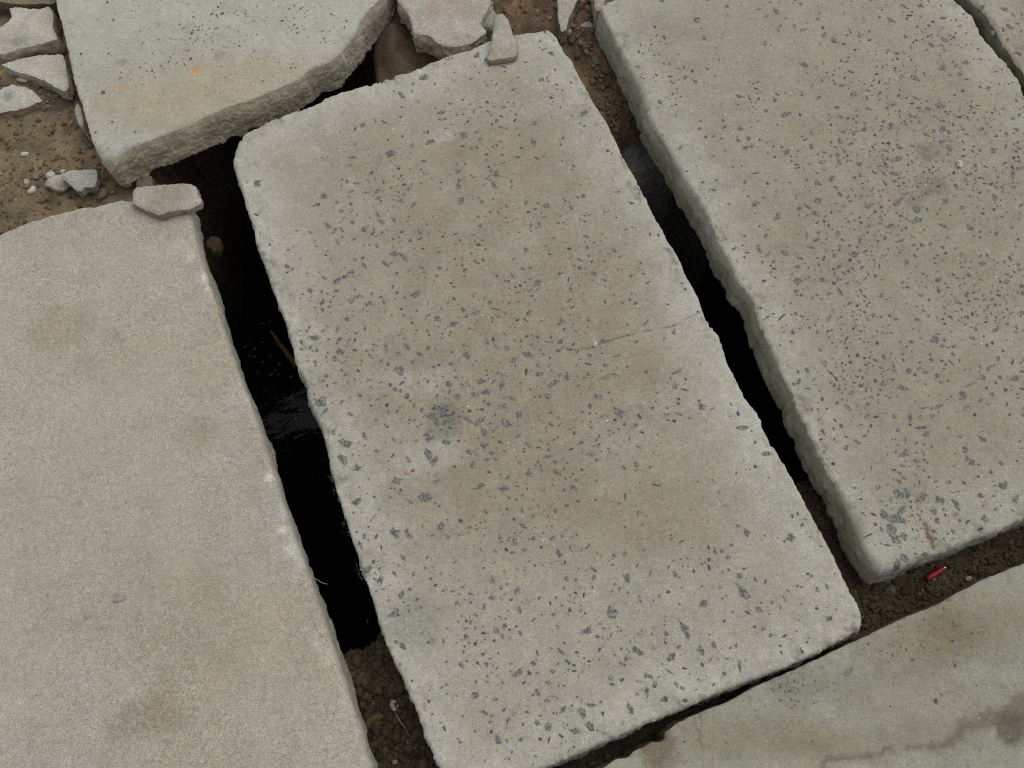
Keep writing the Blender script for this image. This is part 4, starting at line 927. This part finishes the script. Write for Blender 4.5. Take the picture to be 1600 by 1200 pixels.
stick('grass_stem', [(488, 902), (496, 906), (504, 911), (512, 913)], [-0.03, -0.028, -0.027, -0.03], [.0005, .0005, .0004, .0003], MAT_STRAW, 'thin dry grass stem sticking out from the left slab over the drain', 'grass')
WZ = WATER_Z
stick('floating_stalk', [(423, 518), (431, 529), (440, 541), (452, 556), (464, 574)], [WZ + .012, WZ + .012, WZ + .010, WZ + .008, WZ + .004], [.0035, .0045, .0055, .0065, .006], MAT_STALK, 'ochre plant stalk floating on the black water under the centre slab', 'stalk', 14)

# curled yellow-green leaf in the near gap
def leaf():
    zl = soil_z(588, 1130) + 0.006
    arc = [(569, 1142), (573, 1130), (581, 1122), (591, 1119), (601, 1121)]
    wid = [0.004, 0.008, 0.009, 0.008, 0.002]
    p = np.array([[*P(x, y, zl), zl] for x, y in arc]); t = np.linspace(0, 4, 25); k = np.arange(5)
    path = np.stack([np.interp(t, k, p[:, i]) for i in range(3)], 1)
    for _ in range(4): path[1:-1] = 0.25 * path[:-2] + 0.5 * path[1:-1] + 0.25 * path[2:]
    tn = np.gradient(path, axis=0); tn /= np.linalg.norm(tn, axis=1, keepdims=True); sd = np.stack([-tn[:, 1], tn[:, 0], 0 * tn[:, 0]], 1)
    w = np.interp(t, k, wid); rows = []
    for s in np.linspace(-1, 1, 7): rows.append(path + sd * (w * s * 0.8)[:, None] + np.array([0, 0, 1.0]) * (w * (1 - s * s) * 0.5)[:, None])
    top = np.stack(rows, 1).reshape(-1, 3); bot = top - np.array([0, 0, 0.0006])
    q = (np.arange(24)[:, None] * 7 + np.arange(6)).ravel(); Q = np.stack([q, q + 7, q + 8, q + 1], 1)
    n = len(top)
    o = mesh_obj('curled_leaf', np.concatenate([top, bot]), np.concatenate([Q, Q[:, ::-1] + n]), MAT_LEAF, origin=p[0])
    tag(o, 'curled yellow-green leaf on the dark soil of the near gap', 'leaf')
leaf()

# scum on the black water
def scum():
    m = plain('pale_scum', (0.16, 0.165, 0.17), 0.35, 0, 0.3, 80)
    rng = np.random.default_rng(77); Vs, Fs, base = [], [], 0
    spots = [(472, 638, .020, .35, .35), (484, 634, .016, .4, .5), (460, 646, .012, .5, .2), (463, 655, .006, .6, .1), (478, 652, .003, .7, .3), (453, 661, .004, .5, .6), (446, 622, .004, .6, .3), (456, 624, .004, .7, -.3), (455, 589, .005, .5, .1), (437, 570, .005, .45, -.4), (424, 586, .008, .22, .4), (431, 579, .005, .3, .9),
             (411, 566, .004, .4, 1.4), (405, 585, .003, .5, 0), (398, 546, .005, .4, .7), (398, 558, .004, .5, .1), (383, 542, .006, .2, .5), (409, 506, .008, .12, .1), (411, 535, .004, .2, .1), (422, 503, .004, .3, .6), (422, 556, .004, .5, .4), (391, 531, .003, .5, 0), (435, 586, .003, .6, 0), (402, 582, .002, .6, 0), (390, 556, .004, .3, .8)]
    for (x, y, r, asp, ang) in spots:
        if r > .01: continue
        r = r * (0.45 if r > .01 else 0.8); p = P(x, y, WATER_Z); n = 14; th = np.linspace(0, 2 * np.pi, n, endpoint=False); rr = r * (0.75 + 0.5 * rng.random(n))
        q = np.stack([np.cos(th) * rr, np.sin(th) * rr * asp], 1); c, s = math.cos(ang), math.sin(ang); q = q @ np.array([[c, s], [-s, c]])
        V = np.concatenate([np.concatenate([q + p, np.full((n, 1), WATER_Z - .002)], 1), np.concatenate([q * 0.9 + p, np.full((n, 1), WATER_Z + .003)], 1), [[p[0], p[1], WATER_Z + .004]]])
        j = np.arange(n); j2 = (j + 1) % n
        Fs.append(np.concatenate([np.stack([j, j2, j2 + n], 1), np.stack([j, j2 + n, j + n], 1), np.stack([j + n, j2 + n, np.full(n, 2 * n)], 1)]) + base); Vs.append(V); base += len(V)
    o = mesh_obj('floating_scum', np.concatenate(Vs), np.concatenate(Fs), m, origin=np.array([*P(440, 600, WATER_Z), WATER_Z]))
    tag(o, 'pale flecks of scum floating on the black drain water', 'scum', kind='stuff')
scum()
loose('soil_clod', 337, 388, (0.03, 0.045, 0.04), 'brown clod of earth stuck under the edge of the left slab', 'clod', -0.145, 37, MAT_MUD, 0.3, rough=0.25)
